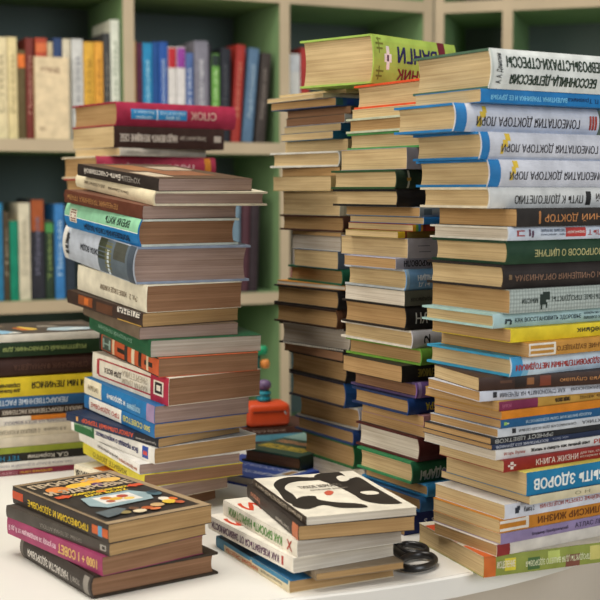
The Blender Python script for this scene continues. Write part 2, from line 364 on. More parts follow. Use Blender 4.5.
# ------------------------------------------------------------------ the stacked books
# k hard or soft, x y z r place and turn, L W T size, c spine colour, p paper, b printed blocks, t lettering
STACKS = [
 ('books in the tall right-hand stack', [
  dict(k='h', x=0.2307, y=1.3096, z=0.479, r=32.0, L=0.19, W=0.1242, T=0.0384, c='dcdfda', p='cream', l='thick white hardcover with green two-line title, on top of the tall right stack', b=[(-0.095, -0.0925, 0, 1, 'c9cfc9')], t=[('НЕВРОЗЫ-СТРАХИ-СТРЕССЫ', -0.0762, 0.0534, 0.68, 0.28, '2a3a2e', 1, 1), ('БЕССОННИЦА-ДЕПРЕССИЯ', -0.0711, 0.0435, 0.28, 0.28, '2a3a2e', 1, 1), ('А. А. Данилин', -0.0888, -0.0812, 0.5, 0.75, '33383a', 90, 0)], trim='4d6a55'),
  dict(k='s', x=0.226, y=1.3009, z=0.4658, r=32.0, L=0.19, W=0.1038, T=0.013, c='1f78b8', p='cream', l='thin bright blue paperback under the topmost white hardcover of the right stack', t=[('ВАЛЕНТИНА ТРАВИНКА И ЕЕ ДРУЗЬЯ', -0.0826, 0.0167, 0.45, 0.42, '7cc4e8', 1, 1), ('В. П. Травинка', 0.0181, 0.0683, 0.5, 0.42, '163a66', 1, 0)]),
  dict(k='h', x=0.2033, y=1.2993, z=0.4383, r=32.0, L=0.19, W=0.1, T=0.0273, c='cfd1da', p='cream', l='white hardcover with a red III and blue cloth corner, upper right stack', b=[(-0.095, -0.0815, 0, 1, '2a78b4'), (-0.0678, -0.0627, 0.18, 0.55, 'd9b83e'), (-0.0653, -0.0577, 0.5, 0.72, 'd9b83e'), (-0.0615, -0.0564, 0.68, 0.92, 'd9b83e')], t=[('ГОМЕОПАТИЯ ДОКТОРА ЛОРИ', -0.069, 0.0675, 0.42, 0.4, '3c3a40', 1, 0), ('III', 0.0817, 0.091, 0.45, 0.5, 'b0483f', 1, 1)], trim='2a78b4'),
  dict(k='h', x=0.2261, y=1.3032, z=0.4116, r=32.0, L=0.19, W=0.1091, T=0.0265, c='cdcfd8', p='cream', l='middle of three white homeopathy hardcovers with blue edges and yellow zigzag', b=[(-0.095, -0.085, 0, 1, '2a78b4'), (-0.0711, -0.0673, 0.2, 0.5, 'd9b83e'), (-0.0686, -0.0622, 0.46, 0.72, 'd9b83e'), (-0.0648, -0.0584, 0.68, 0.95, 'd9b83e')], t=[('ГОМЕОПАТИЯ ДОКТОРА ЛОРИ', -0.0699, 0.059, 0.45, 0.36, '3c3a40', 1, 0)], trim='2a78b4'),
  dict(k='h', x=0.2321, y=1.3065, z=0.3849, r=32.0, L=0.19, W=0.1168, T=0.0266, c='cdcfd8', p='cream', l='lowest of three white homeopathy hardcovers with blue edges and yellow zigzag', b=[(-0.095, -0.0812, 0, 1, '2a78b4'), (-0.0697, -0.0659, 0.25, 0.52, 'd9b83e'), (-0.0671, -0.062, 0.48, 0.75, 'd9b83e'), (-0.0646, -0.0581, 0.7, 0.96, 'd9b83e')], t=[('ГОМЕОПАТИЯ ДОКТОРА ЛОРИ', -0.0697, 0.0614, 0.45, 0.36, '3c3a40', 1, 0)], trim='2a78b4'),
  dict(k='h', x=0.2342, y=1.3037, z=0.3643, r=32.0, L=0.19, W=0.1102, T=0.0204, c='d3d4d2', p='cream', l='white hardcover with a black bar on its spine below the homeopathy set', b=[(0.032, 0.039, 0.12, 0.8, '2b2a2a')], t=[('ПУТЬ К ДОЛГОЛЕТИЮ', -0.0632, 0.0278, 0.45, 0.48, '3a3836', 1, 0), ('Николай', 0.046, 0.091, 0.5, 0.4, '55514e', 1, 0)], trim='d9cfb8'),
  dict(k='s', x=0.2577, y=1.308, z=0.3465, r=32.0, L=0.19, W=0.1205, T=0.0176, c='2a2522', p='tan', l='black book with copper lettering in the upper right stack', b=[(-0.0666, -0.064, 0.15, 0.85, 'b57a48')], t=[('ДОКТОР', -0.0588, -0.0146, 0.5, 0.5, 'c08350', 1, 0), ('ДОМАШНИЙ', -0.0091, 0.0732, 0.5, 0.5, 'c08350', 1, 0)]),
  dict(k='h', x=0.2495, y=1.3092, z=0.333, r=32.0, L=0.19, W=0.1233, T=0.0133, c='c9d2df', p='white', l='thin pale blue hardcover with a red square label on its spine', b=[(-0.0203, 0.0071, 0.2, 0.9, 'b9403c'), (-0.0848, -0.0822, 0.3, 0.75, 'a04a48'), (-0.0822, -0.0745, 0.3, 0.4, 'a04a48'), (-0.0822, -0.0745, 0.65, 0.75, 'a04a48'), (-0.0693, -0.0667, 0.3, 0.8, '5c3c52'), (-0.0654, -0.0628, 0.2, 0.7, '5c3c52')], t=[('сахарный диабет', -0.0189, 0.0057, 0.55, 0.28, 'f0d8d0', 1, 0), ('ИНСУЛЬТ', 0.0099, 0.0581, 0.5, 0.4, 'a85050', 1, 0), ('питание лечение', -0.0536, -0.0216, 0.7, 0.22, '6a7488', 1, 0), ('профилактика', -0.0536, -0.0216, 0.4, 0.22, '6a7488', 1, 0)], trim='d8d4c8'),
  dict(k='h', x=0.25, y=1.3072, z=0.3098, r=32.0, L=0.19, W=0.1186, T=0.023, c='21402c', p='cream', l='dark green hardcover with pale gold title, right stack', t=[('ВОПРОСОВ О ЦИГУНЕ', -0.0602, 0.031, 0.48, 0.36, 'b9b27c', 1, 0), ('300', 0.0367, 0.0713, 0.48, 0.36, 'b9b27c', 1, 0)], trim='1d3a28'),
  dict(k='h', x=0.2459, y=1.3082, z=0.2855, r=32.0, L=0.19, W=0.121, T=0.024, c='2b2422', p='cream', l='black hardcover with faint bronze lettering below the green one, right stack', b=[(-0.0886, -0.0848, 0.4, 0.6, '7d6448')], t=[('СЕКРЕТЫ ОЧИЩЕНИЯ ОРГАНИЗМА', -0.0809, 0.0697, 0.48, 0.3, '8a6a56', 1, 0)], trim='26201e'),
  dict(k='s', x=0.2517, y=1.3087, z=0.2622, r=32.0, L=0.19, W=0.1221, T=0.0232, c='9fa9a4', p='tan', l='silver-grey scaly patterned book with a small black picture on the spine', b=[(-0.0561, -0.0481, 0.3, 0.75, '23302a'), (-0.0521, -0.0428, 0.5, 0.85, '23302a'), (-0.0547, -0.0528, 0.1, 0.4, '23302a'), (-0.0481, -0.0461, 0.15, 0.4, '23302a')], t=[('ЦЕЛИТЕЛЬНЫЕ ПРОДУКТЫ', -0.0401, 0.0574, 0.55, 0.28, '46504c', 1, 0), ('мысли', -0.0796, -0.0587, 0.5, 0.22, '46504c', 1, 0)], scale=1),
  dict(k='h', x=0.2386, y=1.3053, z=0.2476, r=32.0, L=0.19, W=0.1141, T=0.0144, c='a9c6c9', p='cream', l='pale turquoise hardcover with upright dark serif title, right stack', b=[(-0.081, -0.0733, 0.45, 0.6, '2c3a40'), (-0.081, -0.0784, 0.25, 0.5, '2c3a40'), (-0.0746, -0.072, 0.2, 0.5, '2c3a40')], t=[('КАК ВОССТАНОВИТЬ ЗДОРОВЬЕ', -0.0681, 0.0208, 0.45, 0.36, '2c3a46', 0, 0), ('ответы на вопросы', 0.025, 0.0649, 0.62, 0.2, '3a4a56', 0, 0), ('вашего тела', 0.025, 0.0562, 0.32, 0.2, '3a4a56', 0, 0)], trim='9fc2bf'),
  dict(k='s', x=0.2527, y=1.3095, z=0.2339, r=32.0, L=0.19, W=0.124, T=0.0135, c='e3cb2e', p='tan', l='bright yellow paperback sticking out below the turquoise hardcover', t=[('лечебник', -0.0073, 0.042, 0.5, 0.4, '4a4426', 1, 1)]),
  dict(k='s', x=0.2723, y=1.3183, z=0.2197, r=32.0, L=0.2026, W=0.1369, T=0.014, c='c08a3c', p='tan', l='ochre paperback with white stripes on its spine end', b=[(-0.1, -0.0658, 0.06, 0.2, 'e4ddcf'), (-0.1, -0.0658, 0.42, 0.56, 'e4ddcf'), (-0.1, -0.0658, 0.8, 0.94, 'e4ddcf'), (-0.0685, -0.0658, 0.06, 0.94, 'e4ddcf'), (-0.1013, -0.0993, 0.06, 0.94, 'e4ddcf')], t=[('ПРЕДСКАЗАНИЕ БУДУЩЕГО', -0.0645, 0.0373, 0.5, 0.42, '6a4420', 1, 0)]),
  dict(k='h', x=0.2551, y=1.3163, z=0.2, r=32.0, L=0.1989, W=0.1344, T=0.0194, c='c2d4e2', p='cream', l='sky blue and white hardcover with red upside-down lettering, right stack', b=[(-0.0995, -0.0853, 0, 1, '3f93c4'), (-0.0853, -0.0774, 0.0, 0.55, '7ab4d4')], t=[('ПУТЕВОДИТЕЛЬ ПО ОЗДОРОВИТЕЛЬНЫМ МЕТОДИКАМ', -0.0943, 0.0924, 0.48, 0.36, 'a83a32', 1, 1)], trim='3f9cc4'),
  dict(k='s', x=0.247, y=1.2857, z=0.1862, r=19.75, L=0.19, W=0.1, T=0.0136, c='3a241a', p='cream', l='dark brown book with golden script and painted figures on its spine', b=[(-0.0553, -0.043, 0.1, 0.9, '241812'), (-0.0272, -0.0147, 0.15, 0.9, '7a3a24'), (-0.0418, -0.0339, 0.3, 0.8, '8a5a34'), (-0.0719, -0.0586, 0.5, 0.7, '5a3a28')], t=[('Джуна слушаю', -0.0044, 0.0563, 0.5, 0.4, 'b07a48', 1, 0)]),
  dict(k='s', x=0.2413, y=1.2915, z=0.1759, r=24.5, L=0.19, W=0.1, T=0.0102, c='c8ccd8', p='tan', l='thin grey-white paperback with small black emblem below the dark brown book', b=[(-0.08, -0.0754, 0.3, 0.85, '2b2b30')], t=[('КАК СЭКОНОМИТЬ НА ЛЕЧЕНИИ', -0.0719, 0.0058, 0.5, 0.45, '40424c', 1, 0), ('ПРЕОБРАЖЕНСКИЙ', 0.0132, 0.0646, 0.5, 0.4, '55575f', 1, 0)]),
  dict(k='s', x=0.2437, y=1.3068, z=0.1665, r=32.0, L=0.19, W=0.1176, T=0.0092, c='b98f3e', p='tan', l='thin paperback with a maroon and gold spine', b=[(-0.095, -0.0441, 0, 1, '7c2a4c')], t=[('ПИШИ ЖИЗНЬ', -0.0212, -0.0006, 0.5, 0.45, '3a2a1c', 1, 1), ('ЖИЗНЬ ЖЕНЩ', 0.0134, 0.059, 0.5, 0.4, '6a4a20', 1, 0), ('Кей', -0.091, -0.0796, 0.5, 0.4, 'b0607c', 1, 0)]),
  dict(k='s', x=0.2495, y=1.3023, z=0.1581, r=32.0, L=0.19, W=0.1071, T=0.0082, c='d17f1e', p='tan', l='thin plain orange paperback in the right stack'),
  dict(k='s', x=0.2491, y=1.3017, z=0.1492, r=32.0, L=0.19, W=0.1056, T=0.0087, c='1d5784', p='tan', l='thin dark blue paperback right under the plain orange one', b=[(-0.0912, -0.0873, 0.35, 0.7, '8ab45c'), (-0.0873, -0.0847, 0.45, 0.6, 'c8d0a0')], t=[('РАЗБУДИ ВНУТРЕННИЕ СИЛЫ ВОЗМОЖНОСТИ', -0.0625, 0.0263, 0.5, 0.4, 'b8cfe0', 1, 0)]),
  dict(k='s', x=0.2457, y=1.3026, z=0.1403, r=32.0, L=0.19, W=0.1077, T=0.0087, c='c6cad0', p='tan', l='thin grey-white paperback with a dark leaf emblem, above the black one', b=[(-0.0769, -0.0717, 0.3, 0.85, '2b2b30')], t=[('САМОМАССАЖ ДЛЯ ВСЕЙ СЕМЬИ', -0.0678, 0.0093, 0.5, 0.45, '44464c', 1, 0), ('ПРАКТИКА', 0.0177, 0.0607, 0.5, 0.4, '55575f', 1, 0)]),
  dict(k='s', x=0.2392, y=1.3022, z=0.1333, r=32.0, L=0.19, W=0.1068, T=0.0067, c='26272b', p='tan', l='thin black paperback with large white upside-down capitals', t=[('ЭРНЕСТ ЦВЕТКОВ', -0.0899, -0.0131, 0.45, 0.7, 'a9a9a6', 1, 1)]),
  dict(k='s', x=0.2394, y=1.3037, z=0.1279, r=32.0, L=0.19, W=0.1102, T=0.0053, c='25304c', p='tan', l='very thin navy paperback with white capitals on top of the cream one', t=[('ВОСПИТАНИЕ БЕЗ ДУРАКОВ', -0.0899, -0.0212, 0.5, 0.6, 'b4b8c4', 1, 1), ('как быть', -0.0158, 0.0063, 0.5, 0.5, '8a90a4', 1, 0)]),
  dict(k='s', x=0.2421, y=1.3057, z=0.1179, r=32.0, L=0.19, W=0.1149, T=0.0097, c='d9d6d2', p='white', l='white paperback with an upright black title above the dark red book', t=[('Игорь Вулин', -0.0847, -0.0573, 0.5, 0.42, 'b45a50', 0, 0), ('Жизнь и смерть как личный опыт', -0.0493, 0.0319, 0.5, 0.46, '2a2828', 0, 1), ('РЕАЛЬ', 0.0376, 0.0725, 0.5, 0.45, 'b04038', 0, 1)]),
  dict(k='s', x=0.2535, y=1.3002, z=0.1055, r=32.0, L=0.19, W=0.1022, T=0.0122, c='8f2620', p='cream', l='dark red paperback with upright white capitals and a cross emblem', b=[(-0.0898, -0.0795, 0.42, 0.58, 'dccfc4'), (-0.0866, -0.0827, 0.2, 0.8, 'dccfc4'), (-0.0873, -0.0821, 0.45, 0.55, '8f2620')], t=[('КНИГА ЖИЗНИ', -0.0531, 0.0043, 0.48, 0.5, 'e2cfc6', 0, 0), ('для тех, кто готов', 0.0071, 0.0528, 0.66, 0.22, 'd8bcb0', 0, 0), ('которым мог', 0.0071, 0.0441, 0.34, 0.22, 'd8bcb0', 0, 0)]),
  dict(k='s', x=0.2699, y=1.3106, z=0.082, r=32.0, L=0.19, W=0.1265, T=0.0233, c='1c78a4', p='cream', l='thick book with turquoise spine, yellow top cover and white capitals', t=[('МОЖЕШЬ БЫТЬ ЗДОРОВ', -0.0858, 0.0775, 0.5, 0.55, 'e8ebe6', 1, 1)], top='e2d86a'),
  dict(k='s', x=0.2768, y=1.3208, z=0.0735, r=32.0, L=0.2071, W=0.1399, T=0.0083, c='cfc4a4', p='cream', l='thin cream-spined paperback with a dark purple cover under the turquoise book', t=[('О Н', -0.0431, -0.0223, 0.5, 0.4, '8a8468', 0, 0)], top='3a2f48', bot='3a2f48'),
  dict(k='s', x=0.2529, y=1.3039, z=0.0585, r=32.0, L=0.19, W=0.1109, T=0.0148, c='cfd2dc', p='cream', l='white paperback with small red lettering above the orange striped one', b=[(-0.082, -0.0768, 0.3, 0.7, '2b2f3a'), (-0.0794, -0.0755, 0.5, 0.8, '2b2f3a')], t=[('СЕМЕЙНЫЕ СЕКРЕТЫ ИСЦЕЛЕНИЯ', -0.0489, 0.0418, 0.5, 0.42, 'a84a40', 1, 0), ('Книга 2', -0.0702, -0.0569, 0.5, 0.35, '40424c', 0, 0)], top='e4e2dc'),
  dict(k='s', x=0.2493, y=1.3021, z=0.0444, r=32.0, L=0.19, W=0.1064, T=0.0139, c='c07c26', p='cream', l='orange paperback with a white striped box at its spine end near the bottom', b=[(-0.095, -0.0583, 0.12, 0.32, 'e0d8cc'), (-0.095, -0.0583, 0.68, 0.88, 'e0d8cc'), (-0.061, -0.057, 0.1, 0.95, 'e0d8cc')], t=[('ЭЛИКСИР ЖИЗНИ', -0.0449, 0.0488, 0.5, 0.5, '6a3a14', 1, 1)]),
  dict(k='s', x=0.25, y=1.3028, z=0.0333, r=32.0, L=0.19, W=0.1081, T=0.0109, c='8e7ea4', p='cream', l='purple-spined paperback with a white cover, third from the bottom of the right stack', t=[('Владимир Преображенский', -0.0543, -0.0051, 0.45, 0.36, '3a3048', 0, 0), ('АТЛАС ЛЕКАРСТВ', 0.0047, 0.0725, 0.5, 0.45, '3a3048', 0, 0)], top='e8e4dc'),
  dict(k='s', x=0.2484, y=1.2994, z=0.0212, r=32.0, L=0.19, W=0.1002, T=0.0119, c='d6cfc4', p='tan', l='white paperback with a maroon spine corner, second from the bottom of the right stack', b=[(-0.095, -0.0781, 0, 1, '8a2c2c')]),
  dict(k='s', x=0.2509, y=1.3094, z=-0.0, r=22.0, L=0.2054, W=0.1388, T=0.021, c='8a9444', p='cream', l='green and yellow speckled paperback at the very bottom of the right stack', b=[(-0.1027, -0.0891, 0, 1, 'c8682c'), (-0.0788, -0.0661, 0.2, 0.8, 'd8c83c'), (-0.0521, -0.0381, 0.1, 0.7, '4a6a3c'), (-0.0286, -0.0144, 0.3, 0.9, 'b8c46a'), (-0.0072, 0.0097, 0.0, 0.6, '7a4a3c'), (0.0218, 0.0341, 0.2, 0.9, 'c8c070')], t=[('ИСЦЕЛЕНИЕ', -0.0879, -0.0672, 0.5, 0.4, 'eae2c4', 0, 0), ('ПРОДУКТЫ ДЛЯ ВАШЕГО ЗДОРОВЬЯ', -0.0545, 0.0218, 0.45, 0.34, 'd8dcb4', 1, 0)], top='d8d0bc', tops=[('p', 0.0, 0.2, 0.4, 0.9, 'c8502c'), ('p', 0.0, 0.14, 0.0, 0.3, 'c8602c'), ('p', 0.2, 0.5, 0.1, 0.4, 'e6dfd0')]),
 ]),
 ('books in the middle stack', [
  dict(k='h', x=0.1866, y=1.4701, z=0.4752, r=32.0, L=0.2049, W=0.1384, T=0.0274, c='d2502a', p='cream', l='hardcover with thin orange-red boards at the top of the middle stack, under the green book', trim='d2502a'),
  dict(k='s', x=0.183, y=1.469, z=0.4645, r=32.0, L=0.2028, W=0.137, T=0.0105, c='cfc4a0', p='cream', l='thin cream paperback below the orange-edged hardcover, middle stack'),
  dict(k='h', x=0.1771, y=1.4699, z=0.4474, r=32.0, L=0.2044, W=0.1381, T=0.0169, c='b9c6a0', p='tan', l='hardcover with pale grey-green boards and tan pages, middle stack', trim='b8bda4'),
  dict(k='h', x=0.1802, y=1.4723, z=0.4282, r=33.0, L=0.2072, W=0.14, T=0.0191, c='4a8a4a', p='cream', l='hardcover with bright green board edges, upper middle stack', trim='4f8f50'),
  dict(k='s', x=0.1618, y=1.4614, z=0.4046, r=32.0, L=0.189, W=0.1277, T=0.0234, c='9b98a4', p='cream', l='thick paperback with a plain grey spine, upper middle stack'),
  dict(k='h', x=0.1518, y=1.4628, z=0.3831, r=32.0, L=0.1916, W=0.1295, T=0.0213, c='26382a', p='cream', l='dark green hardcover with a silver ornament line on its rounded spine', b=[(-0.081, -0.0783, 0.05, 0.95, 'b9b9a8'), (-0.0824, -0.0769, 0.42, 0.58, 'b08a3c')], trim='2a4a2c'),
  dict(k='h', x=0.1522, y=1.4611, z=0.3637, r=32.0, L=0.1885, W=0.1274, T=0.0192, c='201d1d', p='cream', l='plain black hardcover below the dark green ornamented one, middle stack', trim='1c1a1a'),
  dict(k='s', x=0.1792, y=1.472, z=0.3529, r=32.75, L=0.2072, W=0.14, T=0.0106, c='8f9aa4', p='tan', l='tan-paged paperback with a bluish grey spine under the black hardcover', b=[(-0.0981, -0.087, 0.2, 0.8, '5a6a78')]),
  dict(k='s', x=0.1837, y=1.472, z=0.3447, r=32.75, L=0.2072, W=0.14, T=0.0079, c='2a78c0', p='cream', l='thin paperback with a vivid blue spine, middle stack'),
  dict(k='s', x=0.168, y=1.4594, z=0.3372, r=32.0, L=0.1855, W=0.1253, T=0.0074, c='a03c2c', p='cream', l='thin paperback with a rainbow striped spine, middle stack', b=[(-0.0928, -0.0887, 0, 1, 'd8a02c'), (-0.0887, -0.0853, 0, 1, '6a9a3c'), (-0.0853, -0.0819, 0, 1, '2c7ab0'), (-0.0819, -0.0791, 0, 1, 'c88a2c'), (-0.0791, -0.075, 0, 1, '7a2c2c')]),
  dict(k='s', x=0.1491, y=1.4444, z=0.3296, r=32.0, L=0.165, W=0.1026, T=0.0074, c='8a7a3a', p='cream', l='thin paperback with a yellow block on its olive spine, middle stack', b=[(-0.0825, -0.0731, 0, 1, 'd8b42c'), (-0.0731, -0.0703, 0, 1, '7a3a24')]),
  dict(k='s', x=0.1646, y=1.4636, z=0.3078, r=32.0, L=0.1931, W=0.1305, T=0.0215, c='a9a6b0', p='cream', l='thick paperback with a pale grey creased spine halfway up the middle stack', b=[(-0.083, -0.0664, 0.6, 0.64, '6a6874'), (-0.0816, -0.065, 0.3, 0.34, '6a6874')]),
  dict(k='s', x=0.1476, y=1.4437, z=0.2959, r=32.0, L=0.165, W=0.101, T=0.0118, c='a8aabf', p='tan', l='lilac-grey paperback with slanted black lettering, middle stack', t=[('МИКРОВОЛН', -0.0717, -0.0275, 0.5, 0.55, '2e2e3a', 1, 1)]),
  dict(k='h', x=0.1601, y=1.4554, z=0.2724, r=32.0, L=0.1782, W=0.1204, T=0.0233, c='6f9cc8', p='cream', l='light blue hardcover with white lettering, middle stack', b=[(-0.0891, -0.085, 0, 1, '9ab8d0')], t=[('ЖЕНЩИН', -0.0741, -0.0436, 0.62, 0.3, 'dfe6ec', 1, 1), ('Ы Д', -0.0727, -0.0576, 0.28, 0.22, 'dfe6ec', 1, 0)], trim='b8c0c4'),
  dict(k='s', x=0.1567, y=1.4524, z=0.2555, r=32.0, L=0.1727, W=0.1167, T=0.0168, c='5a5c52', p='white', l='grey-green paperback with whitish pages, middle stack', t=[('медицинская', -0.0782, -0.0464, 0.45, 0.3, '2c2c28', 1, 0)]),
  dict(k='h', x=0.1628, y=1.4608, z=0.2286, r=32.0, L=0.188, W=0.1271, T=0.0267, c='201e1e', p='tan', l='thick black hardcover with two white letters on the spine, middle stack', t=[('УН', -0.0817, -0.0652, 0.5, 0.45, 'c8c6c0', 1, 0)], trim='2a2420'),
  dict(k='h', x=0.1738, y=1.4716, z=0.2088, r=32.25, L=0.2072, W=0.14, T=0.0196, c='c9c8cf', p='cream', l='white hardcover with a black numeral 2 on its spine, middle stack', t=[('2', -0.0884, -0.0801, 0.5, 0.5, '24242a', 90, 1)], trim='dcd6c8'),
  dict(k='h', x=0.1797, y=1.4733, z=0.19, r=34.25, L=0.2072, W=0.14, T=0.0186, c='6a9a3a', p='tan', l='hardcover with a lime green board edge below the white numeral book', trim='6f9f3c'),
  dict(k='s', x=0.1537, y=1.4515, z=0.1712, r=32.0, L=0.1712, W=0.1156, T=0.0186, c='22201e', p='tan', l='black paperback with dull yellow lettering, lower middle stack', t=[('ВЕЛИКИЕ', -0.0636, -0.0356, 0.5, 0.45, '8a7c34', 1, 1)]),
  dict(k='h', x=0.1749, y=1.4618, z=0.1535, r=32.0, L=0.1898, W=0.1283, T=0.0175, c='7a5c9c', p='brown', l='hardcover with a purple spine strip and brown pages, lower middle stack', b=[(-0.0922, -0.088, 0, 1, 'a890c0')], trim='5a4a70'),
  dict(k='h', x=0.1603, y=1.4478, z=0.1346, r=32.0, L=0.165, W=0.1108, T=0.0187, c='1e3f7c', p='tan', l='royal blue hardcover with yellow marks near its far end, lower middle stack', t=[('ВЕРА', -0.059, -0.0393, 0.45, 0.45, 'c8b83c', 1, 1)], trim='24365c'),
  dict(k='s', x=0.1795, y=1.4544, z=0.1224, r=32.0, L=0.1764, W=0.1192, T=0.012, c='a87a80', p='tan', l='thin tan paperback with a mottled pinkish spine, lower middle stack'),
  dict(k='s', x=0.1822, y=1.4577, z=0.1101, r=32.0, L=0.1825, W=0.1233, T=0.0121, c='9a8a78', p='tan', l='thin paperback with orange flecks on a greyish spine, above the maroon book', b=[(-0.0912, -0.0815, 0.1, 0.6, 'c87a3a')]),
  dict(k='h', x=0.1772, y=1.4585, z=0.0822, r=32.0, L=0.1838, W=0.1242, T=0.0277, c='4a1f1e', p='white', l='maroon hardcover with whitish pages in the lower middle stack', trim='4f2422'),
  dict(k='h', x=0.1658, y=1.4469, z=0.0575, r=32.0, L=0.165, W=0.1087, T=0.0245, c='1f5a3c', p='cream', l='green hardcover with pale grey capitals under the maroon one', t=[('ОДАРЫ', -0.0714, -0.0362, 0.42, 0.55, 'a9b4ac', 1, 1)], trim='2f7a4c'),
  dict(k='h', x=0.1877, y=1.4612, z=0.0429, r=32.0, L=0.1887, W=0.1275, T=0.0144, c='2e7cac', p='tan', l='hardcover with bright blue board edges, third from the bottom of the middle stack', trim='2e7cac'),
  dict(k='h', x=0.1767, y=1.4536, z=0.026, r=32.0, L=0.175, W=0.1183, T=0.0167, c='2a5c8c', p='tan', l='steel blue hardcover second from the bottom of the middle stack', trim='2a5c8c'),
  dict(k='s', x=0.1576, y=1.4467, z=0.0, r=32.0, L=0.165, W=0.108, T=0.0258, c='222c66', p='tan', l='navy blue thick book at the bottom of the middle stack, partly hidden', t=[('S. Sa', -0.0561, -0.0362, 0.5, 0.22, 'c8cce0', 0, 1)]),
  dict(k='h', x=0.0989, y=1.5743, z=0.5063, r=47.0, L=0.1636, W=0.1178, T=0.0573, c='a3c257', p='cream', l='very thick lime green hardcover with navy lettering lying across the rear and middle stacks', b=[(0.0441, 0.0586, 0.02, 1, '6a2430'), (-0.0625, -0.0494, 0.45, 0.62, 'e6e4dc'), (-0.0588, -0.0532, 0.3, 0.78, 'e6e4dc'), (-0.0578, -0.0541, 0.47, 0.6, '5a3a4c'), (-0.0727, -0.0708, 0.62, 0.95, '6f7a34'), (-0.0763, -0.0653, 0.7, 0.74, '6f7a34'), (-0.0773, -0.0634, 0.8, 0.84, '6f7a34'), (-0.0745, -0.0662, 0.9, 0.93, '6f7a34'), (-0.0727, -0.0708, 0.08, 0.36, '6f7a34'), (-0.0763, -0.0653, 0.14, 0.18, '6f7a34'), (-0.0773, -0.0634, 0.24, 0.28, '6f7a34')], t=[('ВАНГИ', -0.0371, 0.04, 0.63, 0.32, '2a2a58', 1, 1), ('ЦЕЛЕБНИК', -0.0371, 0.067, 0.25, 0.26, '7a2430', 1, 1)], trim='9cbc58'),
 ]),
 ('books in the rear middle stack', [
  dict(k='s', x=0.0972, y=1.6727, z=0.5015, r=37.0, L=0.2072, W=0.14, T=0.0047, c='c8b88c', p='cream', l='thin cream paperback lying on the very top of the rear stack under the green book'),
  dict(k='s', x=0.0775, y=1.6653, z=0.496, r=32.0, L=0.2009, W=0.1358, T=0.0053, c='d8cfb4', p='cream', l='thin paperback poking out furthest left near the top of the rear stack'),
  dict(k='s', x=0.0865, y=1.6722, z=0.4857, r=36.25, L=0.2072, W=0.14, T=0.0102, c='2a5a94', p='tan', l='thin paperback with a blue picture spine near the top of the rear stack', b=[(-0.1036, -0.0926, 0.1, 0.9, '3a6a6c'), (-0.0863, -0.0752, 0.2, 0.8, '2a4aa4')]),
  dict(k='s', x=0.108, y=1.6711, z=0.4759, r=34.75, L=0.2072, W=0.14, T=0.0096, c='5a4a34', p='brown', l='thin brown-paged paperback, fourth from the top of the rear stack'),
  dict(k='s', x=0.1061, y=1.6685, z=0.4649, r=32.0, L=0.2068, W=0.1397, T=0.0108, c='c9cdd0', p='brown', l='thin paperback with a pale grey cover showing, upper rear stack', top='4a4640'),
  dict(k='s', x=0.0997, y=1.665, z=0.4551, r=32.0, L=0.2004, W=0.1354, T=0.0096, c='1f5a84', p='cream', l='cream paperback with a teal blue spine, upper of two in the rear stack'),
  dict(k='s', x=0.0857, y=1.6558, z=0.4453, r=32.0, L=0.1837, W=0.1241, T=0.0096, c='1f6488', p='cream', l='cream paperback with a teal blue spine, lower of two in the rear stack'),
  dict(k='s', x=0.105, y=1.6709, z=0.4306, r=34.5, L=0.2072, W=0.14, T=0.0145, c='b8a880', p='cream', l='plain cream paperback above the white-edged hardcover, rear stack'),
  dict(k='h', x=0.0849, y=1.6744, z=0.411, r=39.5, L=0.2072, W=0.14, T=0.0195, c='b9bcb8', p='cream', l='hardcover with thin whitish boards sticking out left, upper rear stack', trim='cfcdc4'),
  dict(k='s', x=0.0997, y=1.6676, z=0.3993, r=32.0, L=0.2051, W=0.1386, T=0.0115, c='6a5a40', p='tan', l='shaded tan paperback under the white-edged hardcover, rear stack'),
  dict(k='s', x=0.0891, y=1.6688, z=0.3808, r=32.0, L=0.2072, W=0.14, T=0.0183, c='b09a68', p='cream', l='cream block paperback sticking out left above the taller tan one, rear stack'),
  dict(k='s', x=0.099, y=1.6658, z=0.3499, r=32.0, L=0.2018, W=0.1363, T=0.0307, c='b7b29c', p='cream', l='thick tan paperback with a pale spine edge, rear stack', b=[(-0.1009, -0.0949, 0, 1, 'd0ccb8')]),
  dict(k='h', x=0.0983, y=1.6716, z=0.3294, r=35.5, L=0.2072, W=0.14, T=0.0203, c='4a2e22', p='tan', l='hardcover with dark brown boards and tan pages, rear stack', trim='4a2e24'),
  dict(k='s', x=0.093, y=1.6492, z=0.3238, r=32.0, L=0.1718, W=0.1161, T=0.0054, c='8a7a60', p='tan', l='very thin tan booklet between the brown hardcover and grey-paged book'),
  dict(k='s', x=0.0931, y=1.6493, z=0.3058, r=32.0, L=0.1719, W=0.1162, T=0.0178, c='8a8478', p='grey', l='grey-paged paperback in the middle of the rear stack', bot='d0d0cc'),
  dict(k='s', x=0.0897, y=1.6424, z=0.2833, r=32.0, L=0.165, W=0.1042, T=0.0222, c='5c6c80', p='cream', l='cream paperback with a blue-grey spine above the green hardcover, rear stack'),
  dict(k='h', x=0.1012, y=1.6617, z=0.2627, r=32.0, L=0.1944, W=0.1314, T=0.0204, c='1f5c44', p='tan', l='small hardcover with bottle green boards, rear stack', trim='24624a'),
  dict(k='s', x=0.0942, y=1.6736, z=0.2571, r=38.25, L=0.2072, W=0.14, T=0.0054, c='c88a34', p='white', l='very thin booklet with an orange cover below the green hardcover', top='d08a30'),
  dict(k='h', x=0.0903, y=1.6724, z=0.232, r=36.5, L=0.2072, W=0.14, T=0.0249, c='1f1d20', p='tan', l='hardcover with black boards and tan pages, rear stack above the brown one', trim='201c1c'),
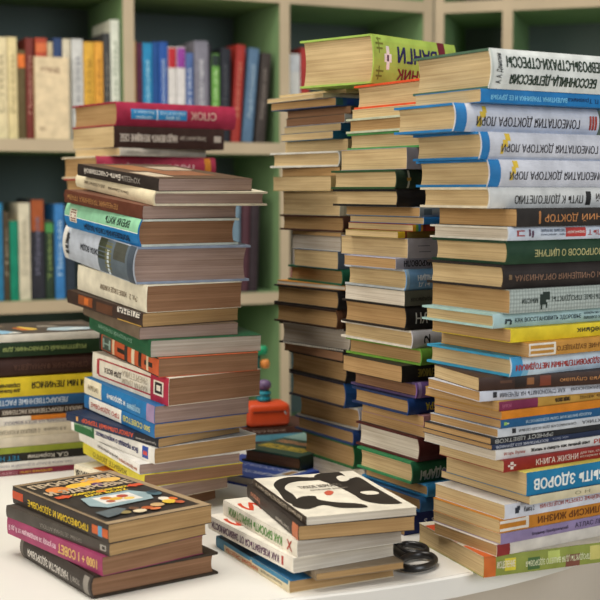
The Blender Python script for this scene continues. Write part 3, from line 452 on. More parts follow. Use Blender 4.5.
  dict(k='h', x=0.0902, y=1.672, z=0.2075, r=36.0, L=0.2072, W=0.14, T=0.0243, c='4a3020', p='tan', l='hardcover with dark brown boards above the dashed-edge book', b=[(-0.1036, -0.0957, 0, 1, '6a4630')], trim='33241c'),
  dict(k='h', x=0.0964, y=1.6749, z=0.1792, r=40.25, L=0.2072, W=0.14, T=0.0282, c='b4aa9c', p='grey', l='grey-paged book with a dashed black and white edge, rear stack', trim='2a2624', dash=1),
  dict(k='s', x=0.1037, y=1.6692, z=0.1672, r=32.5, L=0.2072, W=0.14, T=0.0118, c='24201e', p='brown', l='thin black book below the dashed-edge book'),
  dict(k='h', x=0.1095, y=1.6682, z=0.1393, r=32.0, L=0.2062, W=0.1393, T=0.0277, c='23201f', p='tan', l='black-edged hardcover with tan pages, upper of the lower rear stack', trim='231f1e'),
  dict(k='h', x=0.1075, y=1.6664, z=0.1075, r=32.0, L=0.2029, W=0.1371, T=0.0316, c='1f4a84', p='tan', l='thick hardcover with a deep blue spine, lower rear stack', trim='262430'),
  dict(k='h', x=0.1208, y=1.6711, z=0.0795, r=34.75, L=0.2072, W=0.14, T=0.0278, c='a9a9b4', p='tan', l='hardcover with whitish boards and tan pages, lower rear stack', trim='c4c0b4'),
  dict(k='h', x=0.1183, y=1.669, z=0.0603, r=32.25, L=0.2072, W=0.14, T=0.019, c='23427c', p='tan', l='thin hardcover with navy blue boards, lower rear stack', trim='2a3f6c'),
  dict(k='h', x=0.1151, y=1.6573, z=0.0296, r=32.0, L=0.1864, W=0.1259, T=0.0306, c='1f5a34', p='tan', l='green-edged hardcover near the bottom of the rear stack', trim='2f6a3c'),
  dict(k='s', x=0.1129, y=1.6462, z=0.0103, r=40.0, L=0.165, W=0.101, T=0.0191, c='9a948c', p='white', l='white-paged book second from the bottom of the rear stack, in front of the low pile'),
  dict(k='s', x=0.1104, y=1.6448, z=0.0, r=40.0, L=0.165, W=0.0973, T=0.0101, c='6a5a4a', p='tan', l='tan book at the very bottom of the rear stack, almost hidden'),
 ]),
 ('books in the tall left stack', [
  dict(k='s', x=-0.1694, y=1.546, z=0.3809, r=-52.0, L=0.1939, W=0.1319, T=0.0145, c='2c2420', p='lilac', l='thin dark paperback with grey lettering on top of the tall left stack', t=[('Быть-счастливой', -0.0786, 0.0109, 0.5, 0.5, 'c9c2b8', 1, 1), ('ХОЧЕШЬ', 0.0132, 0.0572, 0.5, 0.45, '9a948c', 1, 0)], top='5a4636', tops=[('p', 0.1, 0.5, 0.2, 0.5, '9a6a44'), ('p', 0.5, 0.8, 0.3, 0.8, '8a5c40'), ('p', 0.2, 0.45, 0.55, 0.9, 'b0a08a'), ('p', 0.6, 0.9, 0.05, 0.25, 'c0b098')], tl=5.9),
  dict(k='h', x=-0.1648, y=1.5641, z=0.3638, r=-56.75, L=0.2231, W=0.1527, T=0.0167, c='e0d4b4', p='lilac', l='cream hardcover sticking out far right, second in the tall left stack', t=[('ИЗ-ОТКРЫТИЙ', -0.0829, -0.0221, 0.5, 0.3, '6a5a48', 1, 0), ('Ольга Дашкова', -0.0104, 0.0459, 0.5, 0.26, '6a5a48', 1, 0)], trim='d8d0b8', tl=5.8),
  dict(k='s', x=-0.1874, y=1.5448, z=0.3479, r=-52.25, L=0.1919, W=0.1305, T=0.0156, c='5c3222', p='lilac', l='reddish brown leathery paperback with faint gold title, tall left stack', t=[('ЛЕЧЕБНИК ТРАВНИКА ТРАВЫ', -0.0878, 0.041, 0.5, 0.4, 'a87c4c', 1, 0)], top='6a4030', tl=5.5),
  dict(k='h', x=-0.1876, y=1.5501, z=0.3159, r=-55.25, L=0.2007, W=0.1358, T=0.0316, c='1b74b4', p='brown', l='hardcover with mint green and blue halves on its spine, tall left stack', b=[(-0.1004, 0.1004, 0.5, 1, '8cc4a0'), (-0.1004, 0.1004, 0.47, 0.5, 'e0e8e0'), (-0.0851, -0.0642, 0.28, 0.82, 'd8d0c0'), (-0.0821, -0.0672, 0.32, 0.78, '7a2c24'), (-0.0791, -0.0702, 0.45, 0.65, 'e0d8c8')], t=[('ВРЕМЯ ЖИТЬ', 0.015, 0.0779, 0.74, 0.26, '22382c', 1, 1), ('ВОЛШЕБНАЯ СИЛА ВОДЫ', -0.0438, 0.0779, 0.24, 0.26, '0f2c4c', 1, 1)], trim='cfd8d0', tl=5.3),
  dict(k='h', x=-0.1853, y=1.5647, z=0.2724, r=-58.75, L=0.2247, W=0.1529, T=0.0431, c='b4bcc8', p='lilac', l='thick hardcover with a misty waterfall picture on its spine, tall left stack', b=[(0.007, 0.0952, 0.02, 0.98, '5a6670'), (0.007, 0.0292, 0.4, 0.98, '3a4030'), (0.0292, 0.0477, 0.1, 0.9, '6a6a44'), (0.0538, 0.0894, 0.5, 0.98, '4a4c44'), (0.0354, 0.0415, 0.02, 0.7, 'c8d4dc'), (0.0952, 0.1124, 0.0, 1, '46505c'), (-0.1124, -0.0979, 0.02, 0.98, 'd8d6d0')], t=[('СИЛА ВОДЫ', -0.049, 0.0102, 0.55, 0.2, '3c4048', 1, 1), ('И. И. Неум', -0.1015, -0.0872, 0.5, 0.6, '2c2c30', 90, 1)], trim='8a98b0', tl=5.3),
  dict(k='s', x=-0.1773, y=1.543, z=0.2407, r=-55.5, L=0.1886, W=0.1281, T=0.0313, c='ddd6c0', p='brown', l='cream paperback with small brown lettering below the waterfall hardcover', t=[('НОВОЕ О ВОДЕ И ЖИЗНИ', -0.0271, 0.0435, 0.45, 0.24, '6a5440', 1, 0), ('Эл. 2', 0.0513, 0.0718, 0.4, 0.22, '8a7a64', 1, 0)], tl=4.7),
  dict(k='s', x=-0.1861, y=1.5467, z=0.2239, r=-53.75, L=0.1952, W=0.132, T=0.0165, c='3a2a22', p='tan', l='thin paperback with a fiery brown picture spine, tall left stack', b=[(-0.0663, -0.028, 0.2, 0.9, '8a4a24'), (-0.0497, -0.0388, 0.3, 0.8, 'c86a2c'), (-0.0173, 0.0243, 0.1, 0.8, '5a3824'), (0.0369, 0.0929, 0.55, 0.95, 'd8d2c8'), (0.0369, 0.0953, 0.0, 0.08, 'c8a04c')], t=[('ЕЛЕНА', 0.0395, 0.0929, 0.72, 0.4, '2a2420', 1, 1)], tl=4.3),
  dict(k='s', x=-0.1762, y=1.5423, z=0.2095, r=-60.5, L=0.1884, W=0.1273, T=0.0142, c='6a5a4a', p='lilac', l='mauve-paged paperback with a dull brown spine, tall left stack', tl=4.0),
  dict(k='s', x=-0.1605, y=1.5558, z=0.1892, r=-61.25, L=0.2106, W=0.1434, T=0.02, c='1f5a3a', p='grey', l='green paperback with pale grey pages, fanned at its right end, tall left stack', t=[('ДОМАШНИЙ ЛЕЧЕБНИК', -0.0709, 0.0483, 0.45, 0.35, '8ab49a', 1, 0)], tl=3.8),
  dict(k='s', x=-0.1544, y=1.544, z=0.1665, r=-60.25, L=0.1905, W=0.1303, T=0.0224, c='c85c34', p='brown', l='paperback with an orange and black geometric spine, tall left stack', b=[(-0.0952, -0.0881, 0, 1, '2a2624'), (-0.0845, -0.0531, 0.1, 0.9, '4a5a50'), (-0.0496, -0.0428, 0, 1, 'e0c8a4'), (-0.0327, -0.0062, 0.35, 0.6, '2a2420'), (-0.0095, 0.0003, 0, 1, '3a3430'), (0.0132, 0.0227, 0, 1, 'e8d8b8'), (0.0352, 0.0445, 0.1, 0.9, '2a2420'), (0.0537, 0.0777, 0.35, 0.6, '2a2420'), (-0.0952, 0.0952, 0.0, 0.06, '2a2420'), (-0.0952, 0.0952, 0.94, 1, '2a2420'), (0.0597, 0.0658, 0.1, 0.9, 'e0d0b0')], t=[('Н', -0.081, -0.0565, 0.5, 0.5, '9ab0a4', 1, 1)], tl=3.6),
  dict(k='s', x=-0.1571, y=1.5438, z=0.1332, r=-53.5, L=0.1902, W=0.1291, T=0.0329, c='e4ddcc', p='brown', l='thick white paperback with a red outlined frame and red spine end, tall left stack', b=[(-0.0786, 0.0534, 0.78, 0.84, 'a8343c'), (-0.0786, 0.0534, 0.14, 0.2, 'a8343c'), (-0.0827, -0.0759, 0.2, 0.8, 'a8343c'), (0.0534, 0.0951, 0, 1, 'b02c44'), (0.0605, 0.0837, 0.25, 0.78, 'e8e0d0'), (0.064, 0.0803, 0.32, 0.72, '2a2224'), (0.0675, 0.0768, 0.42, 0.62, 'e8e0d0')], t=[('ДЛЯ ВСЕХ', -0.0624, -0.018, 0.48, 0.24, '4a3c38', 1, 1), ('ЭНЕРГЕТИКА', -0.0154, 0.0463, 0.6, 0.24, 'b4a894', 1, 0), ('КАРМА ДУШИ', -0.0154, 0.0463, 0.33, 0.24, 'b4a894', 1, 0)], tl=3.4),
  dict(k='s', x=-0.1695, y=1.5443, z=0.1121, r=-55.5, L=0.1908, W=0.1297, T=0.0208, c='1f74b0', p='lilac', l='paperback with cream, blue and lilac spine sections, tall left stack', b=[(-0.0954, -0.0454, 0, 1, 'e6dcc0'), (0.0755, 0.0954, 0, 1, '9a84a8')], t=[('питание', -0.0834, -0.054, 0.5, 0.3, '8a7a5c', 1, 0), ('и здоровье', -0.0283, 0.0211, 0.5, 0.36, 'dfe6ea', 1, 1), ('похудение', 0.0264, 0.0603, 0.45, 0.4, '9ac4e0', 1, 1)], bot='6a5a84', tl=3.2),
  dict(k='s', x=-0.1706, y=1.5424, z=0.0951, r=-55.0, L=0.1874, W=0.1277, T=0.0167, c='1f6aa4', p='tan', l='paperback with a white panel and yellow lettering on its blue spine, tall left stack', b=[(-0.079, 0.01, 0.02, 0.98, 'e8e4da')], t=[('ПРО ЗДОРОВЬЕ', -0.0732, 0.0047, 0.5, 0.4, 'b04030', 1, 1), ('500 СОВЕТОВ', 0.0153, 0.084, 0.5, 0.4, 'd8d070', 1, 1)], tl=3.0),
  dict(k='s', x=-0.185, y=1.5406, z=0.084, r=-45.5, L=0.1878, W=0.1273, T=0.0109, c='22304c', p='tan', l='thin navy paperback with red lettering poking out left, tall left stack', b=[(0.048, 0.0939, 0, 1, '22222a'), (-0.0718, -0.0675, 0.3, 0.8, 'd8a060')], t=[('АЛКОГОЛЬНЫЙ ТЕРРОР', -0.0588, 0.0461, 0.5, 0.62, 'd05a3c', 1, 1), ('Григорий Григорьев', 0.0519, 0.0899, 0.4, 0.3, 'b8b4b0', 1, 0)], tl=2.4),
  dict(k='s', x=-0.1753, y=1.5568, z=0.0645, r=-53.0, L=0.2112, W=0.1444, T=0.0191, c='e6e3dc', p='tan', l='white paperback with a green label and blue lettering, tall left stack', b=[(-0.0971, -0.0423, 0.02, 0.98, '2a6a3c'), (0.0778, 0.0918, 0.15, 0.9, '2c4a9a'), (0.0802, 0.0895, 0.35, 0.6, 'c84a44')], t=[('Здоровье от А до Я', -0.0943, -0.0477, 0.62, 0.26, 'b8dcb8', 1, 1), ('Вся правда о наркотиках', -0.037, 0.0684, 0.5, 0.42, '3a3c6a', 1, 1)], tl=2.2),
  dict(k='s', x=-0.1797, y=1.547, z=0.0521, r=-59.5, L=0.1959, W=0.1324, T=0.0121, c='e2dfd8', p='lilac', l='thin white paperback with small black and red print, tall left stack', t=[('ПЬЕМ ЧАЙ БЕЗ ДУРНЫХ МЫСЛЕЙ', -0.0312, 0.0342, 0.5, 0.4, '4a3c38', 1, 0), ('мы против смерти', 0.0373, 0.0921, 0.45, 0.4, 'b06040', 1, 0)], bot='9aa4c0', tl=2.0),
  dict(k='s', x=-0.1751, y=1.5455, z=0.0368, r=-59.0, L=0.1933, W=0.1307, T=0.0151, c='d8c83a', p='brown', l='yellow paperback with spaced olive capitals near the bottom of the tall left stack', t=[('ЖИВИТЕ ДОЛГО', -0.062, 0.0469, 0.45, 0.5, '7a6c24', 1, 0)], tl=1.7),
  dict(k='s', x=-0.187, y=1.5303, z=0.019, r=-48.75, L=0.1688, W=0.1149, T=0.0176, c='ded4bc', p='lilac', l='cream paperback with black lettering under the yellow one, tall left stack', t=[('ЛЕКАРСТВА', -0.0804, -0.0418, 0.45, 0.5, '3a3430', 1, 1)], top='e6dfcc', tops=[('p', 0.2, 0.55, 0.05, 0.6, 'c86a2c')]),
  dict(k='s', x=-0.2112, y=1.5294, z=0.0, r=-35.75, L=0.1765, W=0.1204, T=0.0188, c='d8d0b8', p='brown', l='lowest book of the tall left stack, cream with a black panel on top', top='e0dccc', tops=[('p', 0.45, 0.98, 0.1, 0.8, '3c3834')]),
 ]),
 ('books in the far left back stack', [
  dict(k='h', x=-0.2318, y=2.0066, z=0.478, r=37.25, L=0.2149, W=0.1458, T=0.036, c='a02844', p='tan', l='crimson hardcover with blue labels lying on top of the far left stack', b=[(-0.0836, -0.0384, 0.3, 0.72, '2f86c0'), (-0.0366, 0.0154, 0.3, 0.72, '2f86c0'), (-0.0384, -0.0366, 0.28, 0.74, 'd8e0e8')], t=[('Беседы с', -0.0785, -0.0437, 0.6, 0.15, 'bfe0f0', 1, 0), ('матерью', -0.075, -0.0472, 0.4, 0.15, 'bfe0f0', 1, 0), ('РЕБЕНОК И УХОД', -0.0331, 0.0118, 0.6, 0.15, 'bfe0f0', 1, 0), ('за ним', -0.0224, 0.0027, 0.4, 0.15, 'bfe0f0', 1, 0), ('СПОК', 0.0228, 0.0693, 0.52, 0.34, 'd8b4a4', 1, 0)], trim='a0283c'),
  dict(k='s', x=-0.2398, y=1.9963, z=0.4454, r=37.0, L=0.197, W=0.1341, T=0.0325, c='3a241e', p='cream', l='dark brown book with pale lettering under the crimson hardcover', b=[(0.0796, 0.0928, 0.35, 0.65, 'b8aca0')], t=[('НАДО ВЕРИТЬ ЖЕНЩИНЕ СЕБЕ', -0.0884, 0.0114, 0.5, 0.4, 'c4b8ac', 1, 1), ('Звезда нашего дня', 0.0168, 0.0646, 0.5, 0.26, 'b0a498', 1, 0)]),
  dict(k='s', x=-0.2506, y=1.9845, z=0.4335, r=45.25, L=0.17, W=0.1154, T=0.0117, c='d4cdc0', p='cream', l='thin cream-white paperback between the brown book and the pinkish red one', t=[('СОБРАНИЕ ИСТОРИИ ДУШИ', -0.0719, -0.0086, 0.5, 0.4, 'a49a90', 1, 0)]),
  dict(k='h', x=-0.2559, y=1.9963, z=0.3999, r=32.75, L=0.2033, W=0.1375, T=0.0333, c='9c3048', p='tan', l='pinkish red hardcover with white lettering and an orange bar, far left stack', b=[(0.0819, 0.0926, 0.2, 0.95, 'c8802c')], t=[('ТАЙНА ЖЕНЩИНЫ', -0.0903, 0.0658, 0.45, 0.5, 'd4a8ac', 1, 1)], trim='d8ccb0'),
  dict(k='h', x=-0.2586, y=1.9911, z=0.373, r=34.0, L=0.1917, W=0.1302, T=0.0267, c='a84038', p='tan', l='tan-paged hardcover with a red board, partly hidden below the pinkish red book', trim='a84038'),
  dict(k='h', x=-0.2221, y=1.9608, z=0.2994, r=20.0, L=0.15, W=0.11, T=0.0734, c='5a4a3c', p='tan', l='thick brown volume behind the tall left stack, upper of five bearing the red books'),
  dict(k='h', x=-0.2231, y=1.9608, z=0.2238, r=20.0, L=0.15, W=0.11, T=0.0754, c='5a4a3c', p='tan', l='thick brown volume behind the tall left stack, second of five bearing the red books'),
  dict(k='h', x=-0.224, y=1.9608, z=0.1477, r=20.0, L=0.15, W=0.11, T=0.0759, c='5a4a3c', p='tan', l='thick brown volume behind the tall left stack, third of five bearing the red books'),
  dict(k='h', x=-0.225, y=1.9608, z=0.071, r=20.0, L=0.15, W=0.11, T=0.0765, c='5a4a3c', p='tan', l='thick brown volume behind the tall left stack, fourth of five bearing the red books'),
  dict(k='h', x=-0.2259, y=1.9608, z=0.0, r=20.0, L=0.15, W=0.11, T=0.0708, c='5a4a3c', p='tan', l='thick brown volume behind the tall left stack, lowest of five bearing the red books'),
 ]),
 ('books in the far left stack at the frame edge', [
  dict(k='s', x=-0.386, y=1.7279, z=0.1805, r=24.0, L=0.205, W=0.145, T=0.0103, c='ded9cc', p='white', l='white book with a dark illustrated cover on top of the stack at the left edge', top='4a423a', tops=[('g', [(0.47, 0.3), (0.43, 0.52), (0.45, 0.56), (0.55, 0.36), (0.54, 0.28)], 'c06a30'), ('g', [(0.52, 0.3), (0.47, 0.6), (0.5, 0.62), (0.58, 0.4), (0.57, 0.3)], 'd8b44c'), ('g', [(0.3, 0.05), (0.44, 0.08), (0.42, 0.16), (0.32, 0.4), (0.26, 0.5)], '8ab4cc'), ('g', [(0.34, 0.06), (0.44, 0.09), (0.4, 0.2)], 'e0dcd0'), ('g', [(0.62, 0.22), (0.72, 0.12), (0.9, 0.15), (0.95, 0.3), (0.8, 0.42), (0.66, 0.4)], 'a8bcc4'), ('g', [(0.6, 0.5), (0.75, 0.46), (0.72, 0.6), (0.62, 0.66)], '8c8478'), ('g', [(0.75, 0.2), (0.9, 0.22), (0.84, 0.34)], 'd4dcdc'), ('g', [(0.7, 0.7), (0.96, 0.6), (0.96, 0.8), (0.75, 0.85)], '6a5c50'), ('g', [(0.28, 0.6), (0.4, 0.62), (0.38, 0.9), (0.3, 0.85)], '7a6c58')]),
  dict(k='s', x=-0.3864, y=1.7279, z=0.1607, r=24.0, L=0.205, W=0.145, T=0.0195, c='21361f', p='tan', l='dark green book with olive-gold lettering second in the far left stack', t=[('РЕЦЕПТУРНЫЙ СПРАВОЧНИК ДЛЯ', -0.0404, 0.0715, 0.5, 0.4, '8c9a5c', 1, 1)]),
  dict(k='h', x=-0.3869, y=1.7279, z=0.133, r=24.0, L=0.205, W=0.145, T=0.0275, c='3a231c', p='tan', l='dark brown hardcover with barely visible lettering in the far left stack', t=[('СПРАВОЧНИК ФАРМАЦЕВТА', -0.0258, 0.0745, 0.5, 0.34, '5c4034', 1, 0)]),
  dict(k='s', x=-0.3876, y=1.7279, z=0.1066, r=24.0, L=0.205, W=0.145, T=0.0263, c='dcc22c', p='tan', l='yellow book with black capitals in the far left stack', t=[('ЧЕМ МЫ ЛЕЧИМСЯ', -0.0017, 0.0832, 0.55, 0.34, '3a3420', 1, 1), ('справочник', -0.0495, -0.0178, 0.62, 0.24, '4a4220', 1, 1), ('для больных', -0.0495, -0.0178, 0.32, 0.24, '4a4220', 1, 1)]),
  dict(k='s', x=-0.3881, y=1.7279, z=0.092, r=24.0, L=0.205, W=0.145, T=0.0144, c='2f5c88', p='tan', l='slate blue book with white capitals in the far left stack', t=[('ЛЕКАРСТВЕННЫЕ РАСТЕНИЯ', -0.0625, 0.0473, 0.5, 0.5, 'c0ccd8', 1, 1)]),
  dict(k='s', x=-0.3884, y=1.7279, z=0.0801, r=24.0, L=0.205, W=0.145, T=0.0117, c='33271f', p='tan', l='thin black-brown book with white print in the far left stack', t=[('НАУКА О ЛЕКАРСТВЕННЫХ РАСТЕНИЯХ', -0.0415, 0.0668, 0.5, 0.5, 'b8aea0', 1, 1)]),
  dict(k='s', x=-0.3887, y=1.7279, z=0.0681, r=24.0, L=0.205, W=0.145, T=0.0118, c='dbd4c8', p='cream', l='thin white book with an orange patch on its spine, far left stack', b=[(-0.0028, 0.0448, 0.45, 1, 'cf7a28')], t=[('СЛОВАРЬ НА ВСЕХ ЯЗЫКАХ', -0.0388, 0.0475, 0.3, 0.4, '84808a', 1, 0)]),
  dict(k='s', x=-0.389, y=1.7279, z=0.0521, r=24.0, L=0.205, W=0.145, T=0.0158, c='d8cdb4', p='cream', l='cream book with thin grey lettering in the far left stack', t=[('А. В. Сидоров', 0.0148, 0.0449, 0.5, 0.34, '8a8072', 1, 0), ('О ВЕРШКАХ И КОРЕШКАХ', -0.0493, 0.0094, 0.45, 0.36, '8a8072', 1, 0)]),
  dict(k='s', x=-0.3894, y=1.7279, z=0.0388, r=24.0, L=0.205, W=0.145, T=0.0131, c='cfc4ae', p='cream', l='blank beige book above the olive and black one, far left stack'),
  dict(k='s', x=-0.3898, y=1.7279, z=0.0187, r=24.0, L=0.205, W=0.145, T=0.0198, c='26241f', p='tan', l='book with an olive green and black spine and white author name, far left stack', b=[(-0.1025, 0.1025, 0.58, 1, '8a9434')], t=[('С.А. Корытин', -0.0066, 0.0479, 0.28, 0.36, 'c4c0b4', 1, 1), ('ТЕТ НА', -0.0505, -0.0173, 0.26, 0.3, '2f7a9c', 1, 1)], top='8a9434'),
  dict(k='s', x=-0.3902, y=1.7279, z=0.008, r=24.0, L=0.205, W=0.145, T=0.0105, c='dcd8d0', p='cream', l='thin white book with grey lettering near the bottom of the far left stack', t=[('КАК ЖИТЬ В ЛАДУ С ДУШОЙ И ТЕЛОМ', -0.0492, 0.0535, 0.5, 0.42, '8a8490', 1, 0)]),
  dict(k='s', x=-0.3904, y=1.7279, z=0.0, r=24.0, L=0.205, W=0.145, T=0.0078, c='7c2a3c', p='cream', l='thin maroon book with yellow print at the bottom of the far left stack', t=[('ЦЕЛЕБНЫЕ СИЛЫ', -0.0172, 0.0261, 0.5, 0.45, 'd8a444', 1, 1), ('ГОМЕОПАТИЯ', -0.0491, -0.0212, 0.5, 0.45, 'd0a0a8', 1, 0)]),
 ]),
 ('books in the front left pile', [
  dict(k='s', x=-0.1949, y=1.2537, z=0.0535, r=-51.0, L=0.197, W=0.1179, T=0.0183, c='3a322c', p='tan', l='thick dark book with a colourful collage cover on top of the front left pile', b=[(-0.0985, -0.0744, 0.3, 0.75, 'c8502c'), (0.0687, 0.0819, 0.25, 0.7, 'c8602c'), (0.08, 0.0875, 0.2, 0.75, '5c9ac0'), (0.0875, 0.0985, 0.25, 0.7, 'c8602c')], t=[('ПРОФЕССИИ И ЗДОРОВЬЕ', -0.0631, 0.0611, 0.42, 0.45, 'd8b82c', 1, 1)], top='3f372e', tops=[('p', 0.045, 0.955, 0.05, 0.93, '2f2a26'), ('p', 0.0, 1, 0.0, 0.03, '8a765c'), ('p', 0.0, 1, 0.93, 1, '9a8466'), ('p', 0.0, 0.04, 0, 1, '8a765c'), ('p', 0.955, 1, 0.0, 1, 'a08a6c'), ('e', 0.24, 0.24, 0.065, 0.11, 'd8823c'), ('e', 0.22, 0.46, 0.05, 0.12, 'e0b43c'), ('e', 0.17, 0.66, 0.06, 0.13, 'e0a43c'), ('e', 0.2, 0.8, 0.05, 0.1, 'e0b45c'), ('e', 0.26, 0.62, 0.04, 0.05, '5a3a6a'), ('t', 'ПРОФЕССИИ', 0.08, 0.9, 0.07, 0.1, 'b8a488', 90, 1), ('t', 'И ЗДОРОВЬЕ', 0.08, 0.9, 0.26, 0.1, 'b8a488', 90, 1), ('t', 'советы практика', 0.22, 0.78, 0.385, 0.045, 'e0c030', 90, 1), ('t', 'для всех', 0.3, 0.72, 0.44, 0.045, 'e0c030', 90, 1), ('e', 0.42, 0.5, 0.022, 0.05, 'c8742c'), ('g', [(0.385, 0.07), (0.385, 0.15), (0.37, 0.15), (0.41, 0.23), (0.45, 0.15), (0.435, 0.15), (0.435, 0.07)], 'c8502c'), ('g', [(0.385, 0.92), (0.385, 0.84), (0.37, 0.84), (0.41, 0.76), (0.45, 0.84), (0.435, 0.84), (0.435, 0.92)], 'c8502c'), ('g', [(0.5, 0.22), (0.49, 0.7), (0.6, 0.8), (0.72, 0.72), (0.74, 0.26), (0.66, 0.16)], '8fa4a8'), ('p', 0.53, 0.68, 0.3, 0.66, 'd8d4cc'), ('e', 0.57, 0.4, 0.03, 0.05, 'c8742c'), ('e', 0.61, 0.46, 0.03, 0.06, 'd8a83c'), ('e', 0.58, 0.55, 0.03, 0.05, 'b04a34'), ('e', 0.64, 0.56, 0.025, 0.05, 'e0c060'), ('e', 0.64, 0.38, 0.025, 0.04, 'a85a3c'), ('e', 0.63, 0.82, 0.05, 0.06, '46626c'), ('e', 0.6, 0.84, 0.03, 0.04, '2c3c44'), ('e', 0.77, 0.78, 0.045, 0.05, 'd8d0c0'), ('e', 0.79, 0.84, 0.03, 0.035, 'c8642c'), ('e', 0.83, 0.76, 0.04, 0.06, 'd8b43c'), ('e', 0.87, 0.82, 0.03, 0.04, 'b05a3c'), ('e', 0.85, 0.62, 0.035, 0.06, 'c0a070'), ('e', 0.87, 0.5, 0.03, 0.05, 'a8562c'), ('e', 0.9, 0.4, 0.03, 0.06, 'd8c8a8'), ('e', 0.91, 0.54, 0.02, 0.05, 'c87040'), ('e', 0.88, 0.28, 0.03, 0.05, '8a7a4c'), ('e', 0.84, 0.4, 0.03, 0.04, '6a4a34'), ('g', [(0.8, 0.08), (0.78, 0.3), (0.83, 0.34), (0.9, 0.2), (0.92, 0.08)], '5a6468')]),
  dict(k='s', x=-0.2005, y=1.2502, z=0.0411, r=-48.0, L=0.1939, W=0.114, T=0.0122, c='4a443e', p='tan', l='dark grey paperback with worn spine, second in the front left pile', b=[(0.0817, 0.0919, 0.3, 0.75, 'a8a49c'), (0.0851, 0.0902, 0.4, 0.65, '3a3632')], t=[('ТРАВЫ ЗЕЛЕНАЯ АПТЕКА', -0.0279, 0.0504, 0.45, 0.34, '8a847c', 1, 0)]),
  dict(k='s', x=-0.2019, y=1.2504, z=0.0225, r=-50.0, L=0.1911, W=0.1155, T=0.0184, c='9c3c64', p='brown', l='magenta paperback with yellow and white lettering in the front left pile', t=[('1000 + 1 СОВЕТ', 0.0126, 0.0865, 0.48, 0.5, 'e0b870', 1, 1), ('по уходу за младенцем от А до Я', -0.091, 0.0086, 0.5, 0.4, 'dcb4c4', 1, 1)]),
  dict(k='h', x=-0.1871, y=1.2486, z=0.0, r=-55.0, L=0.1674, W=0.1396, T=0.0223, c='3a332e', p='brown', l='dark hardcover with wide boards at the bottom of the front left pile', b=[(-0.0837, -0.0757, 0.05, 0.95, '6a645c'), (0.0686, 0.0794, 0.1, 0.9, '8a847c')], t=[('НАПАСТИ ЗДОРОВЬЯ', -0.0626, 0.035, 0.5, 0.42, 'c9c4bc', 1, 1), ('том I', 0.0418, 0.062, 0.45, 0.3, 'a49e96', 1, 0)], trim='33291f'),
 ]),
 ('books in the front centre pile', [
